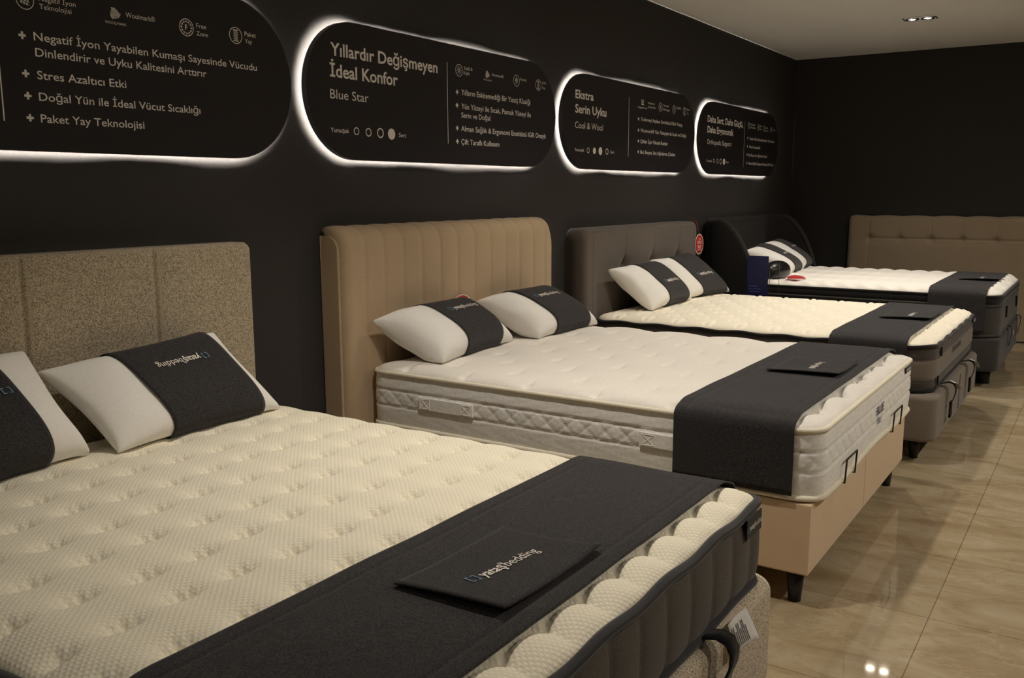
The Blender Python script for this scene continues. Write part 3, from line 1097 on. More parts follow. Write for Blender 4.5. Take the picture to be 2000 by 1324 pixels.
# bed 4: pillow-top mattress with a black gusset
B4 = Bed(7.345, 8.945, 0.65, 2.78, 0.380, 0.676, 0.724, 0.16, 0.09)


def relief4(X, Y, d):
    Z = 0.0015 * fnoise(X, Y, 20, 5, 8)
    Z += 0.010 * np.cos(2 * PI * Y / 0.145 + 1.6 * np.sin(2 * PI * X / 0.42)) * (0.6 + 0.4 * np.cos(2 * PI * X / 0.21))
    e = np.clip((Y - B4.y0) / 0.12, 0, 1)
    Z += (1 - e) * (-0.010 * np.exp(-(((X - 7.40) / 0.105 - np.round((X - 7.40) / 0.105)) / 0.14) ** 2))
    return Z


def make_mattress4():
    t = thing('mattress', 'white pillow-top mattress with black gusset on the far black bed', 'mattress', ((B4.x0 + B4.x1) / 2, (B4.y0 + B4.y1) / 2, B4.zb))
    quilt(B4, relief4, M['tick4'], t, 0.013)

    def off1(S, T, Z):
        return 0.016 * np.sin(PI * T) ** 0.6 - 0.004
    border(B4, off1, M['tapeblack'], t, 8, 0.02, z0=0.610, z1=0.676, name='gusset')

    def off2(S, T, Z):
        return 0.010 * np.sin(PI * T) ** 0.6
    border(B4, off2, M['side4'], t, 12, 0.02, z1=0.605)
    piping(B4, 0.676, 0.010, M['tapeblack'], t)
    piping(B4, 0.607, 0.009, M['side4'], t)
    piping(B4, 0.387, 0.010, M['side4'], t)
    bottom(B4, M['tapeblack'], t)
    for x in (7.75, 8.55):
        MB().box(x, x + 0.03, 0.628, 0.642, 0.49, 0.575, 0.003).build('handle', M['tapeblack'], t)
    return t


make_mattress4()


# ------------------------------------------------------------------ bed runners
def runner(bed, ya, yb, hang_l, hang_r, label, pocket, logo_rot=0.0, lift=0.010, th=0.004):
    t = thing('bed_runner', label, 'bed runner', ((bed.x0 + bed.x1) / 2, (ya + yb) / 2, bed.zt), 'charcoal felt runners across the mattress feet')
    ov = 0.022
    y_mid = (ya + yb) / 2
    # path across the bed: left hang, over the crown, right hang
    xs = []
    for z in np.linspace(hang_l, bed.zp - 0.012, 10):
        xs.append((bed.x0 - ov, z))
    inner = np.concatenate([np.linspace(0, 0.13, 14), np.linspace(0.15, (bed.x1 - bed.x0) - 0.15, 60), (bed.x1 - bed.x0) - np.linspace(0.13, 0, 14)])
    for q in inner:
        x = bed.x0 + q
        e = min(q, bed.x1 - bed.x0 - q)
        sgn = -1 if q < (bed.x1 - bed.x0) / 2 else 1
        k = max(0.0, 1 - e / 0.03)
        z = float(bed.crown(np.array(x), np.array(y_mid + 0.1)))
        xs.append((x + sgn * ov * k, z + lift))
    for z in np.linspace(bed.zp - 0.012, hang_r, 10):
        xs.append((bed.x1 + ov, z))
    xs = np.array(xs)
    nv = 90
    ys = np.linspace(ya, yb, nv)
    Vx = np.repeat(xs[:, 0][:, None], nv, 1)
    Vz = np.repeat(xs[:, 1][:, None], nv, 1)
    Y = np.repeat(ys[None], len(xs), 0)
    on_top = (xs[:, 0] > bed.x0) & (xs[:, 0] < bed.x1)
    # follow the rounded foot edge, hems pressed along both long edges, gentle waviness
    drop = (bed.crown(Vx, Y) - bed.crown(Vx, np.full_like(Y, y_mid + 0.1))) * on_top[:, None]
    drop = np.minimum(drop, 0)
    wav = 0.0022 * fnoise(Vx, Y, 14, 5, int(bed.x0 * 10))
    hem = -0.0030 * (groove(Y - yb + 0.045, 0.005) + groove(Y - ya - 0.045, 0.005))
    Vz = Vz + (drop + wav + hem) * on_top[:, None]
    Vx = Vx + (wav * 1.2) * (~on_top[:, None])
    V = np.stack([Vx, Y, Vz], -1).reshape(-1, 3)
    o = obj('cloth', V, grid_faces(len(xs), nv)[:, ::-1], M['felt'], t)
    solidify(o, th, 0.0)
    # folded pouch lying on the cloth, open along the foot side and its near end
    px0, px1, py0, py1 = pocket
    zt = bed.zt + lift + 0.004
    A, Bv = np.linspace(0, 1, 25), np.linspace(0, 1, 19)
    U, W = np.meshgrid(A, Bv, indexing='ij')
    X = px0 + (px1 - px0) * U + 0.012 * (1 - W) * (1 - U)
    Yp = py0 + (py1 - py0) * W
    up_ = 0.022 * np.maximum(0, 1 - U * 2.2) ** 1.5 * np.sin(PI * np.clip(0.25 + 0.6 * W, 0, 1)) + 0.012 * (1 - W) ** 3 + 0.030 * np.maximum(0, U - 0.75) ** 1.3 * (1 - W) ** 2 * 3
    Z = zt + 0.003 + up_ * 0.62
    pk = obj('pocket', np.stack([X, Yp, Z], -1).reshape(-1, 3), grid_faces(25, 19), M['felt'], t)
    solidify(pk, 0.005, -1.0)
    cx_, cy_ = (px0 + px1) / 2, (py0 + py1) / 2 - 0.005
    ca, sa = math.cos(logo_rot), math.sin(logo_rot)

    def lm(a, b):
        x, y = cx_ + a * ca - b * sa, cy_ + a * sa + b * ca
        u, w_ = (x - px0) / (px1 - px0), (y - py0) / (py1 - py0)
        z = zt + 0.003 + 0.62 * (0.022 * np.maximum(0, 1 - u * 2.2) ** 1.5 * np.sin(PI * np.clip(0.25 + 0.6 * w_, 0, 1)) + 0.012 * (1 - w_) ** 3)
        return np.stack([x, y, z + 0.0022], 1)
    add_logo(lm, 0.0275, pk, stretch=0.83)
    return t


runner(B1, 0.83, 1.285, 0.42, 0.42, 'charcoal felt runner with logo pocket across the foot of the nearest mattress', (1.292, 1.680, 0.882, 1.142), -0.11)
runner(B2, 0.850, 1.29, 0.405, 0.405, 'charcoal felt runner with logo pocket draped over the white mattress on the beige bed', (3.745, 4.125, 0.895, 1.185))
runner(B3, 0.868, 1.275, 0.42, 0.42, 'charcoal felt runner with logo pocket on the mattress of the grey bed', (5.82, 6.25, 0.878, 1.160))
runner(B4, 0.735, 1.125, 0.412, 0.412, 'charcoal felt runner with logo pocket on the far pillow-top mattress', (7.98, 8.36, 0.73, 1.01))


# ------------------------------------------------------------------ bed bases
def rounded_block(x0, x1, y0, y1, z0, z1, rv, re, seg=6):
    """upholstered block: vertical corners of radius rv, top and bottom edges of radius re"""
    P = []
    for (cx_, cy_, a0) in ((x1 - rv, y0 + rv, -PI / 2), (x1 - rv, y1 - rv, 0), (x0 + rv, y1 - rv, PI / 2), (x0 + rv, y0 + rv, PI)):
        for k in range(seg * 2 + 1):
            a = a0 + PI / 2 * k / (seg * 2)
            P.append((cx_, cy_, math.cos(a), math.sin(a)))
    rings = []
    for k in range(seg + 1):
        a = -PI / 2 + PI / 2 * k / seg
        rings.append((re * (math.cos(a) - 1), z0 + re * (1 + math.sin(a))))
    for k in range(seg + 1):
        a = PI / 2 * k / seg
        rings.append((re * (math.cos(a) - 1), z1 - re * (1 - math.sin(a))))
    V = []
    for (o, z) in rings:
        for (cx_, cy_, nx, ny) in P:
            V.append((cx_ + nx * (rv + o), cy_ + ny * (rv + o), z))
    n = len(P)
    Fc = [tuple(f)[::-1] for f in grid_faces(len(rings), n, False, True)]
    Fc.append(tuple(range(n))[::-1])
    m = (len(rings) - 1) * n
    Fc.append(tuple(m + k for k in range(n)))
    return V, Fc


def leg_set(t, xs, ys, z1, r0=0.022, r1=0.032):
    for x in xs:
        for y in ys:
            MB().cone(x, y, 0.0, z1, r0, r1).build('leg', M['legs'], t, True)


def pull_strap(t, x, yf, ztop, zend, mat, buckle, wd=0.045, label=None, bulge=0.045):
    pts = [(x, yf + 0.06, ztop - 0.004), (x, yf + 0.02, ztop + 0.004), (x, yf - 0.012, ztop + 0.012), (x, yf - bulge * 0.75, ztop + 0.004),
           (x, yf - bulge, ztop - 0.022), (x, yf - bulge * 0.95, ztop - 0.055), (x, yf - bulge * 0.7, ztop - 0.09), (x, yf - bulge * 0.5, zend)]
    s = MB().strap(pts, (1, 0, 0), wd, 0.004).build('pull_strap', mat, t, True)
    if buckle:
        b = MB()
        z = zend
        y = yf - bulge * 0.5
        h, hw = 0.075, wd * 0.62
        b.box(x - hw, x - hw + 0.010, y - 0.006, y + 0.004, z - h, z + 0.012)
        b.box(x + hw - 0.010, x + hw, y - 0.006, y + 0.004, z - h, z + 0.012)
        b.box(x - hw, x + hw, y - 0.006, y + 0.004, z + 0.002, z + 0.014)
        b.box(x - hw, x + hw, y - 0.006, y + 0.004, z - h, z - h + 0.014)
        b.build('buckle', M['steel'], s)
    return s


def paper_label(t, x, y, z, wx, hz, lines=8, tilt=0.5):
    """sewn-in care label standing out from the cover, with rows of small print"""
    A = np.linspace(0, 1, 7)
    U, W = np.meshgrid(A, A, indexing='ij')
    X = x + wx * U
    Y = y - 0.045 * (1 - W) * (0.6 + 0.4 * U) * tilt * 2
    Z = z - hz * (1 - W) - 0.01 * U + 0.006 * np.sin(PI * U)
    o = obj('care_label', np.stack([X, Y, Z], -1).reshape(-1, 3), grid_faces(7, 7), M['paper'], t)
    solidify(o, 0.0008)
    s = MB()
    for k in range(lines):
        u0 = 0.08 + 0.62 * k / lines
        for w0 in (0.12,):
            p = []
            for q in np.linspace(w0, 0.80 - 0.2 * (k % 3 == 2), 6):
                p.append((x + wx * u0, y - 0.045 * (1 - q) * (0.6 + 0.4 * u0) * tilt * 2 - 0.0022, z - hz * (1 - q) - 0.01 * u0 + 0.006 * math.sin(PI * u0)))
            s.strap(p, (1, 0, 0), wx * 0.028, 0.0004)
    s.build('small_print', M['ink'], o)
    return o


# base 1
t = thing('divan_bed', 'oatmeal woven bed base with rounded corners under the nearest mattress', 'bed base', (1.555, 1.7, 0))
V, Fc = rounded_block(0.67, 2.445, 0.715, 2.78, 0.055, 0.367, 0.075, 0.035)
obj('body', V, Fc, M['oatpale'], t)
leg_set(t, (0.85, 2.27), (0.90, 2.62), 0.06, 0.03, 0.03)
pull_strap(t, 1.955, 0.715, 0.385, 0.245, M['web'], True, 0.058, bulge=0.05)
pull_strap(t, 1.10, 0.715, 0.385, 0.245, M['web'], True, 0.058, bulge=0.05)
paper_label(t, 2.02, 0.708, 0.392, 0.135, 0.072, 9, 0.42)

# base 2
t = thing('divan_bed', 'warm beige bed base with two front panels and black legs', 'bed base', (3.86, 1.75, 0))
bd = MB()
bd.box(3.03, 3.855, 0.785, 1.85, 0.122, 0.379, 0.006)
o = bd.build('front_panel', M['beigebase'], t)
bd = MB()
bd.box(3.862, 4.69, 0.785, 1.85, 0.122, 0.379, 0.006)
bd.build('front_panel', M['beigebase'], t)
MB().box(3.035, 4.685, 1.852, 2.80, 0.122, 0.377, 0.006).build('rear_body', M['beigebase'], t)
leg_set(t, (3.09, 4.62), (0.842, 2.70), 0.122)
leg_set(t, (3.86,), (1.78,), 0.122)
for (xa, xb) in ((3.345, 3.50), (4.20, 4.37)):
    st = MB()
    pts = [(xa, 0.80, 0.377), (xa, 0.750, 0.379), (xa, 0.746, 0.468), (xb, 0.746, 0.468), (xb, 0.750, 0.379), (xb, 0.80, 0.377)]
    st.tube(pts, 0.0036, 8)
    st.build('mattress_stop', M['steel'], t, True)

# base 3
t = thing('divan_bed', 'mid grey bed base with rounded corners and two black pull straps', 'bed base', (5.92, 1.75, 0))
V, Fc = rounded_block(5.06, 5.915, 0.70, 1.9, 0.122, 0.368, 0.085, 0.022)
V2, F2 = rounded_block(5.06, 6.775, 0.70, 2.79, 0.122, 0.368, 0.085, 0.022)
obj('body', V2, F2, M['greybase'], t)
MB().box(5.917, 5.923, 0.6975, 0.7035, 0.145, 0.352).build('seam', M['tape'], t)
leg_set(t, (5.20, 6.64), (0.815, 2.66), 0.124)
for x in (5.42, 6.20):
    s = pull_strap(t, x, 0.70, 0.385, 0.275, M['web'], True, 0.042, bulge=0.045)
    sl = MB().strap([(x - 0.02 + 0.05 * k, 0.70 - 0.02 - 0.05 * k + 0.02 * k * k, 0.397 + 0.006 - 0.03 * k * k) for k in (0, .35, .7, 1.0, 1.3)], (0.55, 0.55, 0.1), 0.045, 0.001)
    sl.build('care_label', M['paper'], s, False, 'small white sewn label')

# base 4
t = thing('divan_bed', 'anthracite bed base with rounded corners under the far pillow-top mattress', 'bed base', (8.145, 1.7, 0))
V, Fc = rounded_block(7.335, 8.955, 0.632, 2.78, 0.125, 0.372, 0.12, 0.02)
obj('body', V, Fc, M['anth'], t)
leg_set(t, (7.58, 8.75), (0.74, 2.55), 0.127, 0.045, 0.05)
for x in (7.98, 8.72):
    s = pull_strap(t, x, 0.632, 0.385, 0.24, M['web'], False, 0.04, bulge=0.03)
    MB().box(x - 0.012, x + 0.012, 0.594, 0.597, 0.335, 0.362).build('care_label', M['paper'], s, False, 'small white sewn label')


# ------------------------------------------------------------------ headboards
def panel_headboard(t, x0, x1, yf, yb, z0, z1, mat, seams=(), hcuts=(), relief=None, rx=0.05, ry=0.03, name='cushion', step=0.012, wav=None):
    """upholstered slab seen from the front: grid over the front that rolls over its edges to the back"""
    xs = np.concatenate([[x0] * 1, x0 + np.array([.002, .006, .013, .022, .034]), np.arange(x0 + .045, x1 - .045, step), x1 - np.array([.034, .022, .013, .006, .002]), [x1]])
    zs = np.concatenate([[z0], np.arange(z0 + 0.02, z1 - .05, step * 1.4), z1 - np.array([.042, .032, .022, .013, .006, .002]), [z1]])
    X, Z = np.meshgrid(xs, zs, indexing='ij')
    # rounded upper corners in the face plane
    cxx = np.clip(X, x0 + rx, x1 - rx)
    top = z1 - rx
    c = ((X < x0 + rx) | (X > x1 - rx)) & (Z > top)
    p = (X - cxx) / rx
    q = (Z - top) / rx
    X2, Z2 = X.copy(), Z.copy()
    X2[c] = cxx[c] + rx * p[c] * np.sqrt(1 - q[c] ** 2 / 2)
    Z2[c] = top + rx * q[c] * np.sqrt(1 - p[c] ** 2 / 2)
    d = np.minimum(np.minimum(X - x0, x1 - X), z1 - Z)
    dc = np.where((np.abs(X - (x0 + x1) / 2) > (x1 - x0) / 2 - rx) & (Z > top), rx - np.hypot(X2 - cxx, Z2 - top), d)
    d = np.clip(dc, 0, None)
    rr = np.clip(d / ry, 0, 1)
    Y = yf + ry * (1 - np.sqrt(np.maximum(0, 1 - (1 - rr) ** 2)))
    if relief is not None:
        Y = Y + relief(X2, Z2) * np.clip(d / 0.02, 0, 1)
    if wav is not None:
        Z2 = Z2 + wav(X2) * np.clip((Z - (z1 - 0.10)) / 0.10, 0, 1)
    V = np.stack([X2, Y, Z2], -1).reshape(-1, 3)
    Fc = [tuple(f) for f in grid_faces(len(xs), len(zs))]
    nz = len(zs)
    # skirt from the rim to the back
    rim = [i * nz for i in range(0)]
    loop_ = [0 * nz + j for j in range(nz)] + [i * nz + nz - 1 for i in range(1, len(xs))] + [(len(xs) - 1) * nz + j for j in range(nz - 2, -1, -1)]
    n0 = len(V)
    Vb = V[loop_].copy()
    Vb[:, 1] = yb
    V = np.concatenate([V, Vb])
    for k in range(len(loop_) - 1):
        Fc.append((loop_[k + 1], loop_[k], n0 + k, n0 + k + 1))
    Fc.append(tuple(n0 + k for k in range(len(loop_)))[::-1])
    o = obj(name, V, Fc, mat, t)
    bm = bmesh.new()
    bm.from_mesh(o.data)
    bmesh.ops.recalc_face_normals(bm, faces=bm.faces[:])
    for f_ in bm.faces:
        if len(f_.verts) > 4:
            f_.smooth = False
    bm.to_mesh(o.data)
    bm.free()
    return o


# headboard 1: wide woven panels with flat seams
t = thing('headboard', 'oatmeal woven headboard with vertical seams behind the nearest bed', 'headboard', (1.49, 2.87, 0))


def rel1(X, Z):
    o = 0 * X
    for s in (0.55, 1.018, 1.488, 1.957):
        o += 0.0120 * groove(X - s, 0.0085) + 0.002 * groove(X - s - 0.020, 0.006)
    return o


panel_headboard(t, 0.58, 2.392, 2.80, 2.885, 0.05, 1.252, M['oat'], relief=rel1, rx=0.035, ry=0.022, step=0.004)
MB().box(0.60, 2.44, 2.885, 2.945, 0.0, 1.246, 0.01).build('back_frame', M['oat'], t)

# headboard 2: vertical channels rolled over the top, separate side panel
t = thing('headboard', 'beige headboard with vertical channels behind the second bed', 'headboard', (3.8, 2.88, 0))
SE = [3.045, 3.177, 3.313, 3.45, 3.595, 3.74, 3.89, 4.04, 4.185, 4.326, 4.469, 4.60]
xs = np.concatenate([[2.905, 2.908, 2.914, 2.922, 2.934, 2.95], np.arange(2.96, 4.66, 0.009), [4.668, 4.682, 4.692, 4.70, 4.706, 4.709]])
prof = []
R_ = 0.085
for z in np.linspace(0.05, 1.287 - R_, 44):
    prof.append((2.812, z, 0, -1, 0))
for k in range(1, 13):
    a = PI / 2 * k / 12
    prof.append((2.812 + R_ * (1 - math.cos(a)), 1.287 - R_ + R_ * math.sin(a), 0, -math.cos(a), math.sin(a)))
prof.append((2.935, 1.287, 0, 0, 1))
prof.append((2.935, 1.24, 0, 1, 0))
V = []
for x in xs:
    g = sum(groove(np.array(x - s), 0.006) for s in SE)
    pad = 0.0
    for a, b in zip([2.905] + SE, SE + [4.709]):
        if a <= x <= b:
            pad = 0.006 * math.sin(PI * (x - a) / (b - a)) ** 0.7
    e = max(0.0, 1 - (x - 2.905) / 0.045)
    e2 = max(0.0, 1 - (4.709 - x) / 0.085)
    shr = 0.040 * (1 - math.sqrt(max(0, 1 - e ** 2))) + 0.02 * (1 - math.sqrt(max(0, 1 - min(1, e2 * 2) ** 2 if e2 < .5 else 0)))
    zc = 0.085 * (1 - math.sqrt(max(0, 1 - e2 ** 2))) + 0.012 * (1 - math.sqrt(max(0, 1 - e ** 2)))
    for (y, z, _, ny, nz) in prof:
        o = pad - 0.006 * float(g) - shr
        zz = z + nz * (pad - .006 * float(g))
        if z > 0.9:
            zz -= zc * min(1, (z - 0.9) / 0.3)
        V.append((x, min(y + ny * o, 2.935), zz))
nP = len(prof)
Fc = [tuple(f) for f in grid_faces(len(xs), nP)]
Fc.append(tuple(range(nP)))
Fc.append(tuple((len(xs) - 1) * nP + k for k in range(nP))[::-1])
obj('channel_cushion', V, Fc, M['beige'], t)
sp = rounded_block(2.898, 4.70, 2.845, 2.945, 0.0, 1.235, 0.02, 0.02)
# side panel with its rounded front top corner
V, Fc = [], []
pp = [(2.945, 0.0), (2.838, 0.0), (2.838, 1.185)] + [(2.898 - 0.06 * math.cos(PI / 2 * k / 8), 1.185 + 0.065 * math.sin(PI / 2 * k / 8)) for k in range(1, 9)] + [(2.945, 1.25)]
for x in (2.897, 2.915):
    V += [(x, y, z) for y, z in pp]
n = len(pp)
Fc = [tuple(range(n)), tuple(range(2 * n - 1, n - 1, -1))] + [(k, n + k, n + (k + 1) % n, (k + 1) % n) for k in range(n)]
bevel(obj('side_panel', V, Fc, M['beige'], t, False), 0.004)
MB().box(2.916, 4.69, 2.88, 2.946, 0.0, 1.24, 0.004).build('back_frame', M['beige'], t)

# headboard 3: grey with buttons and a piped frame
t = thing('headboard', 'taupe grey button-tufted headboard behind the third bed', 'headboard', (6.02, 2.88, 0))


def rel3(X, Z):
    o = 0.004 * groove(X - 5.175, 0.004) + 0.004 * groove(X - 6.865, 0.004)
    for bx in (5.66, 6.12, 6.58):
        r = np.hypot(X - bx, Z - 0.93)
        o += 0.030 * np.exp(-(r / 0.05) ** 2) + 0.010 * np.exp(-(r / 0.13) ** 2)
        o += 0.006 * groove(X - bx, 0.010) * np.exp(-((Z - 0.93) / 0.12) ** 2)
        o += 0.003 * groove(X - bx, 0.006) * (Z > 0.93)
    return o


panel_headboard(t, 5.07, 6.935, 2.80, 2.945, 0.02, 1.205, M['grey'], relief=rel3, rx=0.075, ry=0.035, step=0.006)
pts = [(5.10, 2.803, 0.3), (5.10, 2.803, 1.12)] + [(5.155 - 0.055 * math.cos(PI / 2 * k / 6), 2.803, 1.13 + 0.055 * math.sin(PI / 2 * k / 6)) for k in range(7)] + [(6.84, 2.803, 1.185)]
MB().tube(pts, 0.0035, 6).build('piping', M['grey'], t, True)
for bx in (5.66, 6.12, 6.58):
    v, f = [], []
    for k in range(16):
        for j, (r, dy) in enumerate(((0.012, 0.0), (0.009, -0.005), (0.001, -0.008))):
            v.append((bx + r * math.cos(2 * PI * k / 16), 2.836 + dy, 0.93 + r * math.sin(2 * PI * k / 16)))
    obj('button', v, grid_faces(16, 3, True), M['grey'], t)

# headboard 4: curved tub shell that wraps round the mattress head
t = thing('headboard', 'black curved wraparound headboard in the corner behind the far bed', 'headboard', (8.14, 2.7, 0))
RC = 0.30
path = []
xl, xr_, yb_, yt = 7.215, 9.065, 2.935, 2.375
for y in np.linspace(yt, yb_ - RC, 26):
    path.append((xl, y, -1.0, 0.0))
for k in range(1, 15):
    a = PI - PI / 2 * k / 14
    path.append((xl + RC + RC * math.cos(a), yb_ - RC + RC * math.sin(a), math.cos(a), math.sin(a)))
for x in np.linspace(xl + RC + 0.05, xr_ - RC - 0.05, 24):
    path.append((x, yb_, 0.0, 1.0))
for k in range(0, 15):
    a = PI / 2 - PI / 2 * k / 14
    path.append((xr_ - RC + RC * math.cos(a), yb_ - RC + RC * math.sin(a), math.cos(a), math.sin(a)))
for y in np.linspace(yb_ - RC - .02, yt, 26):
    path.append((xr_, y, 1.0, 0.0))


def wing_top(y):
    q = min(max((2.76 - y) / (2.76 - yt), 0), 1)
    return 0.45 + 0.765 * (1 - q ** 1.9) ** 0.62


TH = 0.085
V = []
pf = [(0, 0.0), (0, 0.25), (0, 0.5), (0, 0.75), (0, 0.9)]
ncol = None
for (x, y, nx, ny) in path:
    h = wing_top(y) if ny < 0.99 else 1.215
    col = []
    for q in (0.05, 0.25, 0.5, 0.75, 0.92):
        col.append((0.0, max(0.02, (h - TH / 2) * q)))
    for k in range(0, 9):
        a = PI * k / 8
        col.append((-TH / 2 + TH / 2 * math.cos(a), h - TH / 2 + TH / 2 * math.sin(a)))
    for q in (0.92, 0.75, 0.5, 0.25, 0.05):
        col.append((-TH, max(0.02, (h - TH / 2) * q)))
    ncol = len(col)
    for (o, z) in col:
        V.append((x + nx * o, y + ny * o, z))
Fc = [tuple(f) for f in grid_faces(len(path), ncol)]
Fc.append(tuple(range(ncol)))
Fc.append(tuple((len(path) - 1) * ncol + k for k in range(ncol))[::-1])
obj('shell', V, Fc, M['black'], t)
pts = []
for (x, y, nx, ny) in path:
    h = wing_top(y) if ny < 0.99 else 1.215
    pts.append((x - nx * (TH + 0.0), y - ny * (TH + 0.0), h - TH * 0.42))
MB().tube(pts, 0.005, 6).build('piping', M['black'], t, True)

# headboard 5: button row on the back wall
t = thing('headboard', 'dusty taupe headboard with a row of tufts standing against the back wall', 'headboard', (9.84, 1.4, 0))
BY = [2.097 - 0.2885 * k for k in range(6)]


def rel5(X, Z):      # X here runs along the wall
    o = 0 * X
    for s in BY:
        r = np.hypot(X - s, Z - 0.965)
        o += 0.022 * np.exp(-(r / 0.035) ** 2) + 0.008 * np.exp(-(r / 0.09) ** 2)
        o += 0.004 * groove(X - s, 0.006) * (Z > 0.965)
    o += 0.010 * groove(Z - 0.965, 0.010) * ((X < BY[0] + .02) & (X > BY[-1] - .02)) + 0.004 * groove(Z - 0.94, 0.03)
    o += 0.004 * groove(X - 2.105, 0.005) + 0.004 * groove(X - 0.65, 0.005)
    return o


ho = panel_headboard(t, 0.45, 2.31, 0.0, 0.10, 0.012, 1.19, M['taupe'], step=0.006, relief=rel5, rx=0.05, ry=0.05,
                     wav=lambda X: 0.010 * np.abs(np.sin(PI * (X - BY[0]) / 0.2885)) - 0.004)
me = ho.data
co = np.zeros(len(me.vertices) * 3)
me.vertices.foreach_get('co', co)
co = co.reshape(-1, 3) + np.array(origin(t))
# face was built looking along -y: turn it to look along -x
co2 = np.stack([XB - 0.105 + co[:, 1], co[:, 0], co[:, 2]], 1) - np.array(origin(t))
me.vertices.foreach_set('co', co2.reshape(-1))
me.flip_normals()
me.update()
MB().box(9.83, 9.895, 0.50, 2.26, 0.0, 0.012).build('foot_strip', M['legs'], t)


# ------------------------------------------------------------------ pillows
def pillow(BL, BR, TL, TR, thick, bed, label, band, flip=False, logo=(0.5, 0.55), yback=2.795, seed=1, logo_h=0.027, group='white display pillows with felt bands', back=0.8, pinch=0.04, sag=0.0):
    c = [np.array(q, float) for q in (BL, BR, TL, TR)]
    n = np.cross(c[1] - c[0], c[2] - c[0])
    n /= np.linalg.norm(n)
    t = thing('pillow', label, 'pillow', tuple(sum(c) / 4), group)

    def mid(u, v):
        # edges draw in between the corners
        uu = u + pinch * (0.5 - u) * 2 * (1 - (2 * v - 1) ** 2) * np.abs(2 * u - 1) ** 2
        vv = v + pinch * (0.5 - v) * 2 * (1 - (2 * u - 1) ** 2) * np.abs(2 * v - 1) ** 2
        return (c[0] * ((1 - uu) * (1 - vv))[..., None] + c[1] * (uu * (1 - vv))[..., None] + c[2] * ((1 - uu) * vv)[..., None] + c[3] * (uu * vv)[..., None])

    def wfun(q):
        return np.maximum(0, 1 - np.abs(2 * q - 1) ** 3.0) ** 0.38

    def bulge(u, v):
        b = thick * wfun(u) * wfun(v)
        g = np.random.default_rng(seed)
        wr = 0
        for _ in range(5):
            a, f, ph = g.uniform(-0.9, 0.9), g.uniform(9, 22), g.uniform(0, 6.3)
            wr = wr + np.sin((u * np.cos(a) * 1.4 + v * np.sin(a)) * f + ph)
        return b * (1 + 0.05 * wr * (1 - 0.75 * wfun(u) * wfun(v)))

    def settle(P):
        X, Y, Z = P[..., 0], P[..., 1], P[..., 2]
        zb = bed.crown(X, Y) + 0.004
        inside = bed.sdf(X, Y) > -0.02
        Z = np.where(inside, np.maximum(Z, zb + 0.18 * np.minimum(0, Z - zb) * 0), Z)
        Y = np.minimum(Y, yback)
        return np.stack([X, Y, Z], -1)
    N = 44
    q = (1 - np.cos(np.linspace(0, PI, N))) / 2 * 0.6 + np.linspace(0, 1, N) * 0.4
    U, W = np.meshgrid(q, q, indexing='ij')
    Pm = mid(U, W)
    Bf = bulge(U, W)
    front = settle(Pm + n * Bf[..., None])
    rear = settle(Pm - n * (Bf * back)[..., None])
    V = np.concatenate([front.reshape(-1, 3), rear.reshape(-1, 3)])
    gf = grid_faces(N, N)
    Fc = np.concatenate([gf, gf[:, ::-1] + N * N])
    po = obj('cover', V, Fc, M['pillow'], t)
    # weld the seam between both halves
    bm = bmesh.new()
    bm.from_mesh(po.data)
    bmesh.ops.remove_doubles(bm, verts=bm.verts[:], dist=0.0006)
    bm.to_mesh(po.data)
    bm.free()
    # piped seam around the edge
    # felt band: a flat loop round the middle of the pillow
    u0, u1, v0, v1 = band
    nu, nv = 30, 70
    uu = np.linspace(u0, u1, nu)
    vq = (1 - np.cos(np.linspace(0, PI, nv))) / 2
    um = 0.5 * (u0 + u1)
    flat = thick * 1.0 * wfun(np.full(nv, um) * 0 + 0.5)

    def band_front(u, v):
        base = mid(u, v * (v1 - v0) + v0)
        b = thick * (0.97 * np.maximum(0, 1 - np.abs(2 * v - 1) ** 2.9) ** 0.44) * (0.90 + 0.10 * wfun(u)) + 0.007
        return settle2(base + n * b[..., None])

    def settle2(P):
        X, Y, Z = P[..., 0], P[..., 1], P[..., 2]
        zb = bed.crown(X, Y) + 0.003
        return np.stack([X, np.minimum(Y, yback + 0.003), np.maximum(Z, np.where(bed.sdf(X, Y) > -0.02, zb, -9))], -1)

    def band_rear(u, v):
        base = mid(u, v * (v1 - v0) + v0)
        b = thick * back * (0.97 * np.maximum(0, 1 - np.abs(2 * v - 1) ** 2.9) ** 0.44) + 0.006
        return settle2(base - n * b[..., None])
    U, W = np.meshgrid(uu, vq, indexing='ij')
    Fr = band_front(U, W)
    Re = band_rear(U, W)[:, ::-1]
    loopv = np.concatenate([Fr, Re[:, 1:-1]], 1)
    so = obj('felt_band', loopv.reshape(-1, 3), grid_faces(nu, loopv.shape[1], False, True), M['felt'], t, True, 'charcoal felt band round the pillow')
    solidify(so, 0.003, 1.0)
    # logo on the band
    wid = np.linalg.norm((c[1] - c[0]))
    hei = np.linalg.norm((c[2] - c[0]))
    lu, lv = logo

    def lm(a, b):
        s = -1 if flip else 1
        u = lu + s * a / wid
        v = lv + s * b / (hei * (1 + thick / hei))
        return band_front(u, v) + n * 0.0065
    add_logo(lm, logo_h, so, stretch=0.83)
    return t


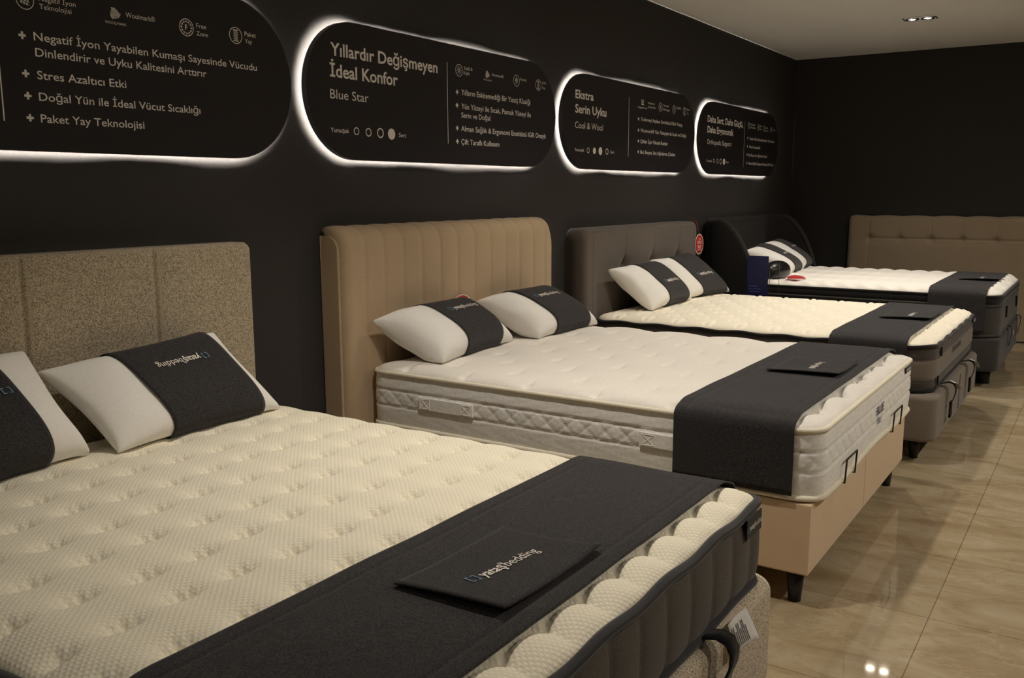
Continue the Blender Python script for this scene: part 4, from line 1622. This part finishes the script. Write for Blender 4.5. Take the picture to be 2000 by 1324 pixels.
pillow((1.01, 2.47, .65), (1.525, 2.565, .652), (0.80, 2.74, .93), (1.452, 2.76, .960), 0.088, B1,
       'white pillow with black felt band at the left edge of the nearest bed', (0.12, 0.74, 0.0, 1.0), flip=True, seed=2)
pillow((1.572, 2.495, .652), (2.255, 2.525, .652), (1.475, 2.745, .893), (2.150, 2.755, .928), 0.075, B1,
       'white pillow with black felt band and upside down logo, right side of the nearest bed', (0.30, 0.87, -0.01, 1.015), flip=True, logo=(0.585, 0.63), seed=3)
pillow((3.176, 2.485, .674), (3.885, 2.570, .674), (3.025, 2.765, .865), (3.74, 2.775, .865), 0.115, B2,
       'white pillow with black felt band on the left side of the beige bed', (0.31, 0.80, -0.01, 1.01), logo=(0.585, 0.60), seed=4, logo_h=0.031)
pillow((4.005, 2.490, .674), (4.650, 2.480, .674), (3.83, 2.77, .870), (4.50, 2.775, .865), 0.105, B2,
       'white pillow with black felt band on the right side of the beige bed', (0.28, 0.83, -0.01, 1.01), logo=(0.55, 0.60), seed=5, logo_h=0.031)
pillow((5.465, 2.510, .660), (6.190, 2.535, .660), (5.285, 2.745, .935), (6.00, 2.765, .925), 0.095, B3,
       'white pillow with black felt band on the left side of the grey bed', (0.36, 0.86, -0.01, 1.01), logo=(0.62, 0.40), seed=6, logo_h=0.031)
pillow((6.215, 2.580, .660), (6.855, 2.490, .660), (5.955, 2.765, .955), (6.665, 2.775, .965), 0.080, B3,
       'white pillow with black felt band, propped highest on the right of the grey bed', (0.32, 0.88, -0.01, 1.01), logo=(0.60, 0.44), seed=7, logo_h=0.031)
pillow((7.86, 2.315, .726), (8.47, 2.370, .726), (7.49, 2.62, .925), (8.12, 2.69, .945), 0.09, B4,
       'white pillow with dark felt band on the far bed beside the blue leaflet', (0.33, 0.80, -0.01, 1.01), logo=(0.60, 0.42), seed=8, logo_h=0.031)
pillow((8.50, 2.385, .726), (8.93, 2.430, .726), (8.17, 2.68, .960), (8.72, 2.74, .955), 0.085, B4,
       'white pillow with dark felt band in the far corner against the black headboard', (0.33, 0.92, -0.01, 1.01), logo=(0.70, 0.55), seed=9, logo_h=0.031)

# black leather bolster in front of the far left pillow
t = thing('bolster', 'small glossy black leather bolster on the far bed beside the blue leaflet', 'cushion', (7.62, 2.33, .724))
V = []
nu, nv = 24, 24
for i in range(nu):
    a = PI * i / (nu - 1)
    for k in range(nv):
        b = 2 * PI * k / nv
        rr = math.sin(a) ** 0.6
        px = -math.cos(a)
        V.append((7.535 + 0.17 * px, 2.335 - 0.02 * px + 0.085 * rr * math.cos(b), max(0.728, 0.780 + 0.088 * rr * math.sin(b))))
obj('cover', V, grid_faces(nu, nv, False, True), M['leather'], t)


# ------------------------------------------------------------------ tags and leaflet stand
def oval_tag(name, label, P, nrm_shift, parent_loc, cord=None, text=True):
    """P(u, v) maps the unit oval to world space"""
    t = thing(name, label, 'tag', parent_loc)
    n = 32

    def disc(r0, r1, off):
        rings = np.linspace(r0, r1, 5)
        V = []
        for r in rings:
            for k in range(n):
                a = 2 * PI * k / n
                V.append(P(r * math.cos(a), r * math.sin(a), off))
        return V, [tuple(f) for f in grid_faces(5, n, False, True)]
    V, Fc = disc(0.001, 0.90, 0.0)
    solidify(obj('card', V, Fc, M['red'], t), 0.0012)
    V, Fc = disc(0.90, 1.0, 0.0)
    solidify(obj('rim', V, Fc, M['tagwhite'], t), 0.0012)
    if text:
        parts = []
        for (s, z, cap, wd, bo) in (('TÜM', 0.42, 0.15, 0.50, 1), ('YATAK', 0.02, 0.30, 1.15, 2), ('%50', -0.36, 0.26, 0.85, 2), ('İNDİRİM', -0.60, 0.16, 0.9, 1)):
            v, f = text2d(s, bo)
            parts.append((np.stack([v[:, 0] / v[:, 0].max() * wd - wd / 2, v[:, 1] * cap + z], 1), f))
        v, f = merge(parts)
        obj('print', [P(a, b, 0.0022) for a, b in v], f, M['tagwhite'], t, False)
    if cord:
        MB().tube(cord, 0.0016, 5).build('cord', M['red'], t, True)
    return t


oval_tag('price_tag', 'red oval tag with white rim hanging from the grey headboard corner',
         lambda a, b, o: (6.945 + 0.062 * a, 2.788 - o - 0.010 * a, 1.020 + 0.083 * b), 0, (6.945, 2.788, 1.02),
         [(6.945, 2.790, 1.095), (6.93, 2.795, 1.15), (6.90, 2.800, 1.205), (6.885, 2.83, 1.212)])
oval_tag('price_tag', 'red and white tag lying on the far white mattress by the leaflet',
         lambda a, b, o: (7.435 + 0.047 * a + 0.035 * b, 2.140 - 0.070 * a + 0.022 * b, 0.736 + 0.010 * (1 - a * a) + 0.013 * b + o), 0, (7.435, 2.14, 0.735), text=False)
oval_tag('price_tag', 'red and white tag peeping out behind the left pillow of the beige bed',
         lambda a, b, o: (3.735 + 0.085 * a, 2.790 - o - 0.006 * b, 0.858 + 0.062 * b), 0, (3.735, 2.79, 0.858), text=False)

t = thing('leaflet_stand', 'dark blue leaflet on a thin wire stand between the two far beds', 'leaflet stand', (7.06, 2.30, 0))
MB().box(6.98, 7.14, 2.14, 2.46, 0.0, 0.012, 0.003).build('base_plate', M['legs'], t)
cd_ = MB().box(7.050, 7.056, 2.250, 2.418, 0.45, 0.935, 0.001).build('card', M['blue'], t)
pr = MB()
for (y0_, y1_, z_) in ((2.40, 2.33, 0.690), (2.405, 2.30, 0.668), (2.395, 2.315, 0.646)):
    k = 0
    y = y0_
    while y > y1_:
        l = 0.008 + 0.006 * ((k * 7) % 3) / 2
        pr.box(7.0488, 7.0498, max(y - l, y1_), y, z_, z_ + 0.010)
        y -= l + 0.004
        k += 1
pr.build('small_print', M['blueprint'], cd_)
for (y, z1_) in ((2.240, 0.850), (2.165, 0.905), (2.425, 0.60)):
    MB().tube([(7.06, y, 0.01), (7.06, y, z1_)], 0.0022, 6).build('wire_post', M['steel'], t, True)
MB().tube([(7.06, 2.19, 0.845), (7.06, 2.14, 0.852)], 0.0018, 6).build('wire_hook', M['steel'], t, True)
